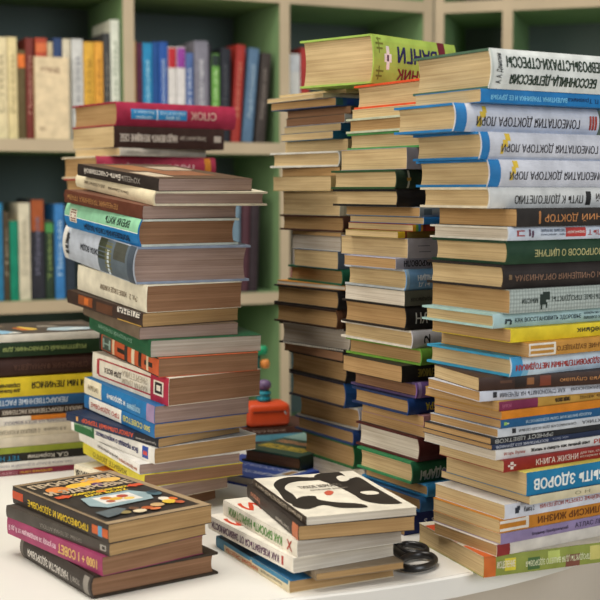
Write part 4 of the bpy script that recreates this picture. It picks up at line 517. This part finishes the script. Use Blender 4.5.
  dict(k='s', x=0.0319, y=1.2573, z=0.0654, r=-70.5, L=0.1679, W=0.1151, T=0.0085, c='3a3028', p='white', l='black and white book with a long-haired lady cover on top of the front centre pile', t=[('Евгений ШЕРЕМЕТЬЕВ книга', -0.0732, 0.0727, 0.5, 0.5, 'c4b8a4', 1, 0)], top='ded7c6', tops=[('g', [(0.212, 0.1), (0.173, 0.123), (0.136, 0.151), (0.103, 0.183), (0.077, 0.217), (0.057, 0.252), (0.042, 0.29), (0.034, 0.331), (0.032, 0.372), (0.043, 0.417), (0.066, 0.464), (0.086, 0.511), (0.093, 0.555), (0.075, 0.594), (0.043, 0.632), (0.008, 0.666), (0.005, 0.698), (0.005, 0.729), (0.005, 0.76), (0.005, 0.783), (0.005, 0.795), (0.026, 0.794), (0.063, 0.782), (0.102, 0.76), (0.131, 0.73), (0.151, 0.686), (0.165, 0.631), (0.174, 0.572), (0.179, 0.521), (0.179, 0.478), (0.173, 0.44), (0.167, 0.405), (0.166, 0.37), (0.172, 0.334), (0.181, 0.299), (0.194, 0.266), (0.212, 0.236), (0.236, 0.21), (0.265, 0.185), (0.297, 0.165), (0.329, 0.151), (0.363, 0.146), (0.399, 0.149), (0.435, 0.153), (0.471, 0.153), (0.506, 0.149), (0.542, 0.142), (0.576, 0.134), (0.606, 0.122), (0.637, 0.104), (0.666, 0.083), (0.689, 0.061), (0.698, 0.044), (0.69, 0.031), (0.67, 0.021), (0.641, 0.015), (0.605, 0.014), (0.562, 0.02), (0.509, 0.033), (0.453, 0.047), (0.4, 0.06), (0.35, 0.069), (0.301, 0.076), (0.255, 0.085)], '2a2520'), ('g', [(0.103, 0.55), (0.059, 0.576), (0.022, 0.621), (0.005, 0.673), (0.005, 0.718), (0.005, 0.758), (0.005, 0.797), (0.005, 0.831), (0.008, 0.854), (0.049, 0.859), (0.105, 0.851), (0.161, 0.841), (0.198, 0.844), (0.203, 0.865), (0.189, 0.897), (0.178, 0.929), (0.192, 0.95), (0.243, 0.956), (0.316, 0.952), (0.399, 0.945), (0.482, 0.941), (0.57, 0.94), (0.665, 0.94), (0.754, 0.94), (0.822, 0.938), (0.862, 0.937), (0.884, 0.937), (0.895, 0.932), (0.9, 0.915), (0.902, 0.882), (0.896, 0.837), (0.884, 0.79), (0.868, 0.75), (0.847, 0.719), (0.821, 0.691), (0.792, 0.669), (0.761, 0.653), (0.728, 0.646), (0.693, 0.648), (0.654, 0.651), (0.609, 0.652), (0.556, 0.649), (0.497, 0.644), (0.435, 0.638), (0.371, 0.628), (0.302, 0.606), (0.229, 0.577), (0.16, 0.553)], '2a2520'), ('g', [(0.695, 0.034), (0.661, 0.061), (0.619, 0.1), (0.58, 0.142), (0.553, 0.181), (0.542, 0.218), (0.541, 0.257), (0.548, 0.29), (0.558, 0.312), (0.574, 0.317), (0.596, 0.308), (0.621, 0.299), (0.645, 0.3), (0.667, 0.315), (0.689, 0.338), (0.712, 0.366), (0.734, 0.4), (0.757, 0.446), (0.78, 0.501), (0.803, 0.553), (0.826, 0.589), (0.852, 0.608), (0.881, 0.614), (0.905, 0.608), (0.918, 0.588), (0.918, 0.548), (0.908, 0.489), (0.892, 0.427), (0.875, 0.376), (0.851, 0.344), (0.822, 0.32), (0.795, 0.298), (0.782, 0.27), (0.789, 0.23), (0.81, 0.184), (0.831, 0.139), (0.841, 0.103), (0.834, 0.077), (0.819, 0.057), (0.8, 0.042), (0.781, 0.031), (0.762, 0.023), (0.743, 0.019), (0.721, 0.021)], '2a2520'), ('g', [(0.146, 0.748), (0.13, 0.764), (0.117, 0.785), (0.11, 0.807), (0.111, 0.823), (0.125, 0.836), (0.149, 0.846), (0.176, 0.851), (0.199, 0.85), (0.218, 0.84), (0.236, 0.823), (0.25, 0.804), (0.259, 0.786), (0.264, 0.77), (0.265, 0.753), (0.26, 0.739), (0.249, 0.73), (0.229, 0.728), (0.2, 0.731), (0.17, 0.738)], 'ded7c6'), ('g', [(0.559, 0.743), (0.553, 0.767), (0.551, 0.804), (0.555, 0.841), (0.563, 0.868), (0.578, 0.881), (0.6, 0.887), (0.622, 0.885), (0.637, 0.876), (0.644, 0.855), (0.646, 0.824), (0.643, 0.792), (0.635, 0.768), (0.62, 0.752), (0.597, 0.741), (0.574, 0.737)], 'ded7c6'), ('g', [(0.504, 0.432), (0.49, 0.444), (0.476, 0.461), (0.465, 0.479), (0.46, 0.493), (0.463, 0.505), (0.473, 0.515), (0.486, 0.522), (0.5, 0.523), (0.517, 0.514), (0.537, 0.497), (0.555, 0.479), (0.567, 0.463), (0.572, 0.451), (0.571, 0.439), (0.566, 0.429), (0.559, 0.423), (0.548, 0.421), (0.534, 0.421), (0.518, 0.425)], 'c05a44'), ('t', 'ТИХОЕ ЗЕРКАЛО', 0.28, 0.68, 0.3, 0.07, '6a6258', 90, 0), ('t', 'дамский роман', 0.34, 0.7, 0.4, 0.045, '8a8074', 90, 0)]),
  dict(k='s', x=0.0274, y=1.2628, z=0.051, r=-72.0, L=0.1795, W=0.12, T=0.0143, c='332c28', p='tan', l='black-spined book with tan pages, second in the front centre pile', b=[(0.071, 0.0898, 0, 1, 'c0704c')], t=[('Наталия', -0.0738, -0.0393, 0.5, 0.4, 'd09070', 1, 0), ('Татьяна Черницкая', 0.0182, 0.0646, 0.35, 0.35, 'b8b0a8', 1, 0)]),
  dict(k='s', x=0.0091, y=1.2643, z=0.0345, r=-63.25, L=0.1773, W=0.1162, T=0.0163, c='e6e0d2', p='grey', l='white paperback with green upside-down capitals in the front centre pile', t=[('КАК БРОСИТЬ НАРКОТИКИ', -0.0726, 0.0562, 0.48, 0.55, '6a9a54', 1, 1), ('X', 0.0672, 0.078, 0.5, 0.6, 'b04a3c', 0, 1)], tops=[('t', 'S', 0.13, 0.31, 0.13, 0.17, 'd0482c', 0, 1), ('p', 0.86, 0.95, 0.3, 0.42, 'b0443c')]),
  dict(k='s', x=-0.0027, y=1.2672, z=0.0195, r=-59.75, L=0.183, W=0.116, T=0.0148, c='e8e2d6', p='white', l='white paperback with purple upside-down capitals in the front centre pile', b=[(0.0693, 0.0732, 0.2, 0.8, 'b0443c')], t=[('КАК ИЗБАВИТЬСЯ ОТ ЗАВИСИМОСТИ', -0.0818, 0.0644, 0.48, 0.5, '6a4a64', 1, 1)], tops=[('t', 'S', 0.13, 0.31, 0.13, 0.17, 'd0482c', 0, 1), ('p', 0.86, 0.95, 0.3, 0.42, 'b0443c')]),
  dict(k='s', x=0.0311, y=1.24, z=0.0122, r=-66.0, L=0.1352, W=0.0949, T=0.0071, c='8a7a64', p='tan', l='thin tan booklet set back between the white and blue paperbacks, front centre pile'),
  dict(k='s', x=0.0015, y=1.2637, z=-0.0, r=-63.0, L=0.1759, W=0.1164, T=0.012, c='d4c8a8', p='tan', l='paperback with a blue cover and orange lettering at the bottom of the front centre pile', b=[(-0.0879, -0.0664, 0, 1, '3f7c9c'), (-0.0664, 0.0858, 0.66, 1, '3f7c9c'), (-0.0006, 0.0042, 0.2, 0.8, 'c8b48c')], t=[('НАРОДНЫЕ СРЕДСТВА', -0.0612, 0.0185, 0.38, 0.42, 'c05a34', 1, 1), ('болезни и лечение', 0.0255, 0.0729, 0.4, 0.3, '8a8474', 1, 0)], top='2f6a94', tops=[('p', 0.05, 0.5, 0.0, 0.7, '1c3a54'), ('p', 0.1, 0.25, 0.2, 0.6, 'c8b45c'), ('p', 0.5, 0.8, 0.1, 0.5, '4a90b4')]),
 ]),
 ('books in the low rear pile', [
  dict(k='h', x=0.0058, y=1.7024, z=0.0137, r=50.0, L=0.14, W=0.105, T=0.0186, c='223024', p='brown', l='dark green hardcover with yellow lettering on its cover, in the low rear pile', trim='28302c', top='3c5a4a', tops=[('t', 'ЦЕЛЕБНЫЕ РАСТЕНИЯ', 0.12, 0.9, 0.16, 0.2, 'd0b84c', 90, 1), ('t', 'ДОМАШНЯЯ АПТЕКА', 0.12, 0.9, 0.42, 0.14, 'c8946c', 90, 1), ('p', 0.62, 1, 0.0, 1, '8fb4ac')]),
  dict(k='h', x=-0.0553, y=1.6415, z=0, r=50.0, L=0.1, W=0.15, T=0.0133, c='2a3f94', p='white', l='blue and white hardcover lying lowest in the low rear pile', trim='2c4496', top='4660b4', tops=[('t', 'ЭНЦИКЛОПЕДИЯ', 0.05, 0.9, 0.2, 0.14, 'c8d0ec', 90, 1), ('t', 'ЗДОРОВЬЕ', 0.1, 0.7, 0.5, 0.12, 'c8d0ec', 90, 0), ('p', 0.25, 0.75, 0.04, 0.16, 'e0e4ea'), ('p', 0.38, 0.62, 0.06, 0.13, 'b08a5c')]),
 ]),
 ('pocket books behind the low rear pile', [
  dict(k='s', x=-0.0387, y=1.8797, z=0.02, r=18.0, L=0.125, W=0.085, T=0.0102, c='4a2c22', p='tan', l='small brown pocket book on top of three behind the low rear pile', t=[('Агата Кристи', -0.0478, 0.0033, 0.5, 0.5, 'a89488', 0, 0)]),
  dict(k='s', x=-0.0411, y=1.879, z=0.0104, r=18.0, L=0.12, W=0.085, T=0.0094, c='5c9ab0', p='tan', l='small pale blue pocket book, middle of three behind the low rear pile'),
  dict(k='s', x=-0.0387, y=1.8797, z=0.0, r=18.0, L=0.125, W=0.085, T=0.0102, c='4a241e', p='tan', l='small dark red-brown pocket book, lowest of three behind the low rear pile', t=[('Агата Кристи', -0.0432, 0.0112, 0.5, 0.5, 'a89488', 0, 0)]),
 ]),
]
for group, rows in STACKS:
    for q in rows: book(group, q)

# ------------------------------------------------------------------ books standing in the bookcases: place along the shelf, thickness, shelf height, height, colour, lean
SHELVED = [
  (-0.2875, 0.0288, 0.4925, 0.2158, 'd8c9a0', 0, 'cream spine at the far left of the upper left shelf', [('Стихи', 'a89a78')], []),
  (-0.2577, 0.0204, 0.4925, 0.217, 'd6c594', 0, 'pale yellow book, second from the left frame edge on the upper shelf', [('Рассказы', 'a8976c')], []),
  (-0.2362, 0.0162, 0.4925, 0.1904, '5a4c2c', 0, 'short olive brown book with an orange top band on the upper left shelf', [], [(0.8, 0.95, 'd8702c')]),
  (-0.2189, 0.0174, 0.4925, 0.2168, '6e2c24', 0, 'maroon book beside the short olive one on the upper left shelf', [('Повести', 'b08070')], []),
  (-0.1972, 0.0252, 0.4925, 0.218, 'a8442c', 0, 'rust red book half hidden behind the front-facing cream book', [], [(0.86, 0.95, 'c8683c')]),
  (-0.171, 0.0121, 0.4925, 0.2104, 'b8a888', 0, 'narrow beige book between the rust red and navy ones', [], []),
  (-0.1577, 0.0188, 0.4925, 0.2198, '2c4068', 0, 'navy book behind the front-facing cream book on the upper left shelf', [], []),
  (-0.1378, 0.0178, 0.4925, 0.2186, 'c8bfa8', 0, 'pale beige book right behind the front-facing cream book', [('Проза', '9a8c78')], []),
  (-0.1178, 0.0258, 0.4925, 0.2198, 'c4c4c0', 0, 'light grey book left of the yellow pair on the upper left shelf', [('Сказки', '8a8a90')], []),
  (-0.0909, 0.0237, 0.4925, 0.2146, 'd0a038', 0, 'mustard yellow book, left one of the yellow pair on the upper left shelf', [('Роман', 'a07820')], []),
  (-0.066, 0.0193, 0.4925, 0.2157, 'd89a38', 0, 'amber book, right one of the yellow pair on the upper left shelf', [('Том', 'a87020')], []),
  (-0.0456, 0.0149, 0.4925, 0.2362, '3c3c3c', 0, 'charcoal book between the amber and tall white ones', [('Атлас', '888478')], []),
  (-0.0296, 0.0207, 0.4925, 0.2656, 'd0d2c4', 0, 'tallest white book at the right end of the upper left shelf', [('Альбом', '9aa490')], []),
  (0.0201, 0.0093, 0.4925, 0.2218, 'c08c54', 0, 'narrow tan book at the left end of the upper middle shelf', [], []),
  (0.0306, 0.0129, 0.4925, 0.218, '5a2440', 0, 'plum book next to the narrow tan one on the upper middle shelf', [], []),
  (0.0446, 0.0223, 0.4925, 0.2189, '2484b4', 0, 'bright cyan blue book on the upper middle shelf', [('Медицина', 'a0d0e4')], []),
  (0.0681, 0.013, 0.4925, 0.222, '1f4c8c', 0, 'cobalt blue book right of the cyan one on the upper middle shelf', [], []),
  (0.0823, 0.0214, 0.4925, 0.2229, '24509a', 0, 'deep blue book with pale lettering on the upper middle shelf', [('Энциклопедия', 'b8c8dc')], []),
  (0.1049, 0.0191, 0.4925, 0.2127, 'd4d0cc', 0, 'white book with a red top on the upper middle shelf', [], [(0.78, 0.99, 'b0242c')]),
  (0.1252, 0.0205, 0.4925, 0.2137, 'd6d2d0', 0, 'white book with a violet top on the upper middle shelf', [], [(0.78, 0.99, '8c3c94')]),
  (0.1469, 0.0182, 0.4925, 0.2011, '4c6498', 0, 'short blue book with a yellow and pink foot on the upper middle shelf', [('Детям', 'd0d8e4')], [(0.05, 0.2, 'd8c048'), (0.2, 0.32, 'c03c7c')]),
  (0.1675, 0.0342, 0.4925, 0.2295, '7a7884', 0, 'thick mottled grey book in the middle of the upper middle shelf', [('Справочник', 'c4c4c8')], []),
  (0.2029, 0.0061, 0.4925, 0.2238, '201c24', 0, 'thin black book left of the green one on the upper middle shelf', [], []),
  (0.2102, 0.0185, 0.4925, 0.2017, '6aa048', 0, 'green book with a dark top on the upper middle shelf', [('Сад', 'b8d8a0')], [(0.86, 0.99, '24302c')]),
  (0.2299, 0.0236, 0.4925, 0.2164, '22242c', 1, 'black book right of the green one on the upper middle shelf', [('История', '55565c')], []),
  (0.2572, 0.0212, 0.4925, 0.2267, '9c3028', 4, 'brick red book leaning right on the upper middle shelf', [('Доктор', 'c88068')], []),
  (0.2848, 0.0252, 0.4925, 0.2212, '54708c', 5, 'steel blue book leaning right on the upper middle shelf', [('Анатомия', '9ab0c0')], []),
  (0.3176, 0.0242, 0.4925, 0.2112, '3c3430', 5, 'dark brown book leaning against the right panel of the upper middle shelf', [('Хирургия', '8a8078')], []),
  (0.4048, 0.0287, 0.4925, 0.2106, 'd4d4d0', 0, 'white book standing left of the lime green book on the upper right shelf', [], [(0.8, 0.99, 'c4c8cc')]),
  (0.4361, 0.021, 0.4925, 0.2259, 'a0302c', 0, 'red book partly hidden by the lime green book on the upper right shelf', [], []),
  (-0.2928, 0.0172, 0.141, 0.213, '2c7aa4', 0, 'blue book cut by the left frame edge on the lower shelf', [], []),
  (-0.2746, 0.013, 0.141, 0.1935, '4c4030', 0, 'narrow dark olive book on the lower left shelf', [('Лес', '98907c')], []),
  (-0.2605, 0.0185, 0.141, 0.1738, '168468', 0, 'short teal green book on the lower left shelf', [], []),
  (-0.241, 0.0251, 0.141, 0.2128, 'd0c8b0', 0, 'tall white book beside the teal green one on the lower left shelf', [('Собрание', 'a8a088')], []),
  (-0.2136, 0.0287, 0.141, 0.2214, '2c2c34', 0, 'tall black book with a rust brown top on the lower left shelf', [('Избранное', '6c6c80')], [(0.68, 0.99, '9c5028')]),
  (-0.1828, 0.0189, 0.141, 0.173, '2c3c2c', 0, 'short dark green mottled book on the lower left shelf', [('Травы', '8aa05c')], [(0.85, 0.97, '4a8c4c')]),
  (-0.1616, 0.0213, 0.141, 0.2102, '3878b4', 0, 'cornflower blue book near the tall stack on the lower left shelf', [('Письма', 'b0cce0')], []),
  (-0.1381, 0.0214, 0.141, 0.2013, '2a3440', 0, 'dark slate book half hidden by the tall left stack on the lower shelf', [], []),
  (0.2579, 0.0177, 0.141, 0.206, '6c8494', 1, 'grey-blue book on the lower middle shelf right of the tall left stack', [], []),
  (0.2782, 0.0191, 0.141, 0.2223, '4c2c34', 2, 'dark plum book on the lower middle shelf', [], []),
  (0.2998, 0.0217, 0.141, 0.2293, '302428', 2, 'blackish brown book at the right end of the lower middle shelf', [], []),
  (0.3979, 0.0171, 0.141, 0.0544, '8a4a44', 0, 'dull red low book glimpsed left of the rear stack on the lower shelf', [], []),
  (0.4176, 0.0158, 0.141, 0.2648, 'b8aca4', 0, 'pale grey-pink book glimpsed left of the rear stack on the lower shelf', [], []),
]
FF = (-0.1649, 0.1768, 0.0750, 0.4925)
PZ = 0.0302
for s0, t, z, h, c, lean, label, words, bands in SHELVED:
    ca, sa = math.cos(CASE_R), math.sin(CASE_R)
    wd = min(.15, h * .68); dp = .02 + wd / 2
    le = R(lean)
    # a leaning book stands on its lower right edge
    s1 = s0 + t
    hh = h / math.cos(le) if lean else h
    L = h - (t * math.sin(le) if lean else 0)
    root = empty('standing_book', (0, 0, 0), 0, label, 'book', 'books standing on the bookcase shelves')
    q = dict(k='s', L=L, W=wd, T=t - .0006, c=c, p='cream',
             b=[(-L/2 + a * L, -L/2 + b * L, .02, .98, k) for a, b, k in bands],
             t=[(wrd, -L * .25, L * .32, .5, .5, k, 0, 0) for wrd, k in words])
    book_mesh(root, q)
    # local x -> up, local z -> left along the shelf, spine to the front
    M = Matrix.Rotation(CASE_R, 4, 'Z') @ Matrix.Rotation(R(-90) + le, 4, 'Y')
    # foot point: the corner that touches the board
    foot = Vector((-L/2, 0, 0 if lean >= 0 else q['T']))
    P = Vector((CASE_O[0] + s1 * ca - dp * sa, CASE_O[1] + s1 * sa + dp * ca, TZ + z + .0003))
    root.rotation_euler = M.to_euler(); root.location = P - M.to_3x3() @ foot
def front_facing():
    """the cream book shown with its front cover outward"""
    ca, sa = math.cos(CASE_R), math.sin(CASE_R)
    root = empty('standing_book', (0, 0, 0), 0, 'cream book standing with its front cover outward on the upper left shelf', 'book', 'books standing on the bookcase shelves')
    q = dict(k='s', L=FF[1], W=FF[2], T=.012, c='d8c4a0', p='cream', tops=[('t', 'ЭТЮД', .78, .86, .25, .6, '8a6a54', 90, 1), ('t', 'проза', .1, .16, .62, .25, 'b09a7c', 90, 0)])
    q['tops'] = [('t', 'ЭТЮД', .28, .84, .80, .07, '8a6a54', -90, 1), ('t', 'повесть', .70, .9, .1, .05, 'b09a7c', -90, 0)]
    book_mesh(root, q)
    # local z -> towards the viewer, local x -> up, spine to the left
    X = Vector((0, 0, 1)); Z = Vector((sa, -ca, 0)); Y = Z.cross(X)
    M = Matrix((X, Y, Z)).transposed()
    s, dep = FF[0], .0185
    P = Vector((CASE_O[0] + s * ca - dep * sa, CASE_O[1] + s * sa + dep * ca, TZ + FF[3] + .0003 + FF[1] / 2))
    root.rotation_euler = M.to_euler(); root.location = P
front_facing()
# ------------------------------------------------------------------ scissors beside the front centre pile
def scissors():
    O = Vector((.105, 1.0, 0)); SH = .259
    root = empty('scissors', (O.x, O.y + SH, TZ), 0, 'black-handled scissors lying on the white table right of the front centre pile', 'scissors')
    BLK = plain('black_plastic', '1c1b1b', .35, .05, 20, .5); STL = plain('steel', '9a9a98', .3, .04, 30, .7)
    def loop(cx, cy, rx, ry, z, tw):
        c, s = math.cos(tw), math.sin(tw)
        return [(cx - O.x + rx * math.cos(2*math.pi*k/28) * c - ry * math.sin(2*math.pi*k/28) * s, cy - O.y + rx * math.cos(2*math.pi*k/28) * s + ry * math.sin(2*math.pi*k/28) * c, z) for k in range(29)]
    L = lambda *p: [(x - O.x, y - O.y, z) for x, y, z in p]
    a = MB(); a.tube(loop(.1195, .984, .0165, .0255, .0055, -.5), [(.0030, .0040)] * 29, BLK)
    a.tube(L((.108, 1.000, .0055), (.102, 1.014, .0055), (.097, 1.034, .0055), (.092, 1.05, .005)), [.0042, .0044, .004, .0036], BLK); a.build('handle', root, True)
    a = MB(); a.tube(loop(.119, 1.031, .0140, .0180, .005, .4), [(.0028, .0038)] * 29, BLK)
    a.tube(L((.106, 1.038, .0062), (.099, 1.045, .006), (.090, 1.053, .005)), [.005, .0045, .004], BLK); a.build('handle', root, True)
    tip = Vector((.057, 1.122)); p = Vector((.090, 1.052)); d = (tip - p).normalized(); n = Vector((-d.y, d.x))
    for s in (0, 1):
        z = .0030 + .0016 * s; w = .006
        pts = [p - d * .004 + n * w * .8, p - d * .004 - n * w * .8, p + (tip - p) * .6 - n * (.0045 if s else .001), tip, p + (tip - p) * .6 + n * (.001 if s else .0045)]
        m = MB(); lo = [(q.x - O.x, q.y - O.y, z) for q in pts]; hi = [(x, y, z + .0014) for x, y, z in lo]
        m.poly(hi, STL); m.poly(lo[::-1], STL)
        for i in range(5): j = (i + 1) % 5; m.poly([lo[i], lo[j], hi[j], hi[i]], STL)
        m.build('blade', root)
    m = MB(); m.lathe([(0, .0029), (.0035, .0029), (.0035, .0066), (.0025, .0072), (0, .0073)], STL, 14, (p.x - O.x, p.y - O.y)); m.build('pivot_screw', root)
scissors()

# ------------------------------------------------------------------ toys and pencil case behind the low pile
def rounded_box(name, parent, x, y, z, m, b):
    q = MB(); q.box(-x/2, x/2, -y/2, y/2, 0, z, m); return bevel(q.build(name, parent, True), b, 4)
ZJ = TZ + PZ
case = empty('pencil_case', (-.052, 1.857, ZJ + .0003), R(18), 'bright orange pencil case lying on the small pocket books', 'pencil case')
ORG = plain('orange_plastic', 'd2491c', .45, .08, 20)
rounded_box('body', case, .066, .046, .035, ORG, .008)
m = MB(); m.box(-.026, .026, -.0242, -.0228, .022, .0245, plain('dark_zip', '7a2c18', .5)); m.build('zip', case)
q = MB(); q.tube([(.022, -.025, .0232), (.025, -.0265, .019)], .0012, plain('steel', '9a9a98', .3, .04, 30, .7)); q.build('zip_pull', case)
toy = empty('toy', (-.054, 1.859, ZJ + .0353), 0, 'small teal and purple plastic toy standing on the orange pencil case', 'toy')
TEAL = plain('teal_plastic', '1f8ca0', .4); PUR = plain('purple_plastic', '6a5478', .45)
m = MB(); m.lathe([(0, 0), (.008, 0), (.0105, .002), (.0105, .006), (.008, .0085), (.0105, .0105), (.0105, .014), (.008, .0165), (0, .0168)], TEAL, 24); m.build('base', toy, True)
m = MB(); rows = []
m.lathe([(0, .017), (.006, .0175), (.0105, .021), (.0112, .0265), (.008, .0315), (.003, .033), (0, .0331)], PUR, 24); m.build('cap', toy, True)
toy = empty('toy', (-.0675, 1.99, TZ), 0, 'green and orange plastic toy on a tall teal stem behind the tall left stack', 'toy')
m = MB(); m.lathe([(0, 0), (.018, 0), (.018, .004), (.004, .008), (.0035, .095), (.0035, .118), (0, .118)], plain('dark_teal', '1f5c54', .45), 20); m.build('stem', toy, True)
m = MB(); m.lathe([(0, .1185), (.008, .1185), (.0105, .122), (.0105, .129), (.008, .133), (0, .1335)], plain('green_plastic', '1f9464', .4), 24, (.005, 0)); m.build('cap', toy, True)
m = MB(); m.lathe([(0, .097), (.005, .0975), (.0075, .101), (.0075, .108), (.005, .1115), (0, .112)], plain('orange_knob', 'd88840', .4), 20, (.0115, -.004)); m.build('knob', toy, True)
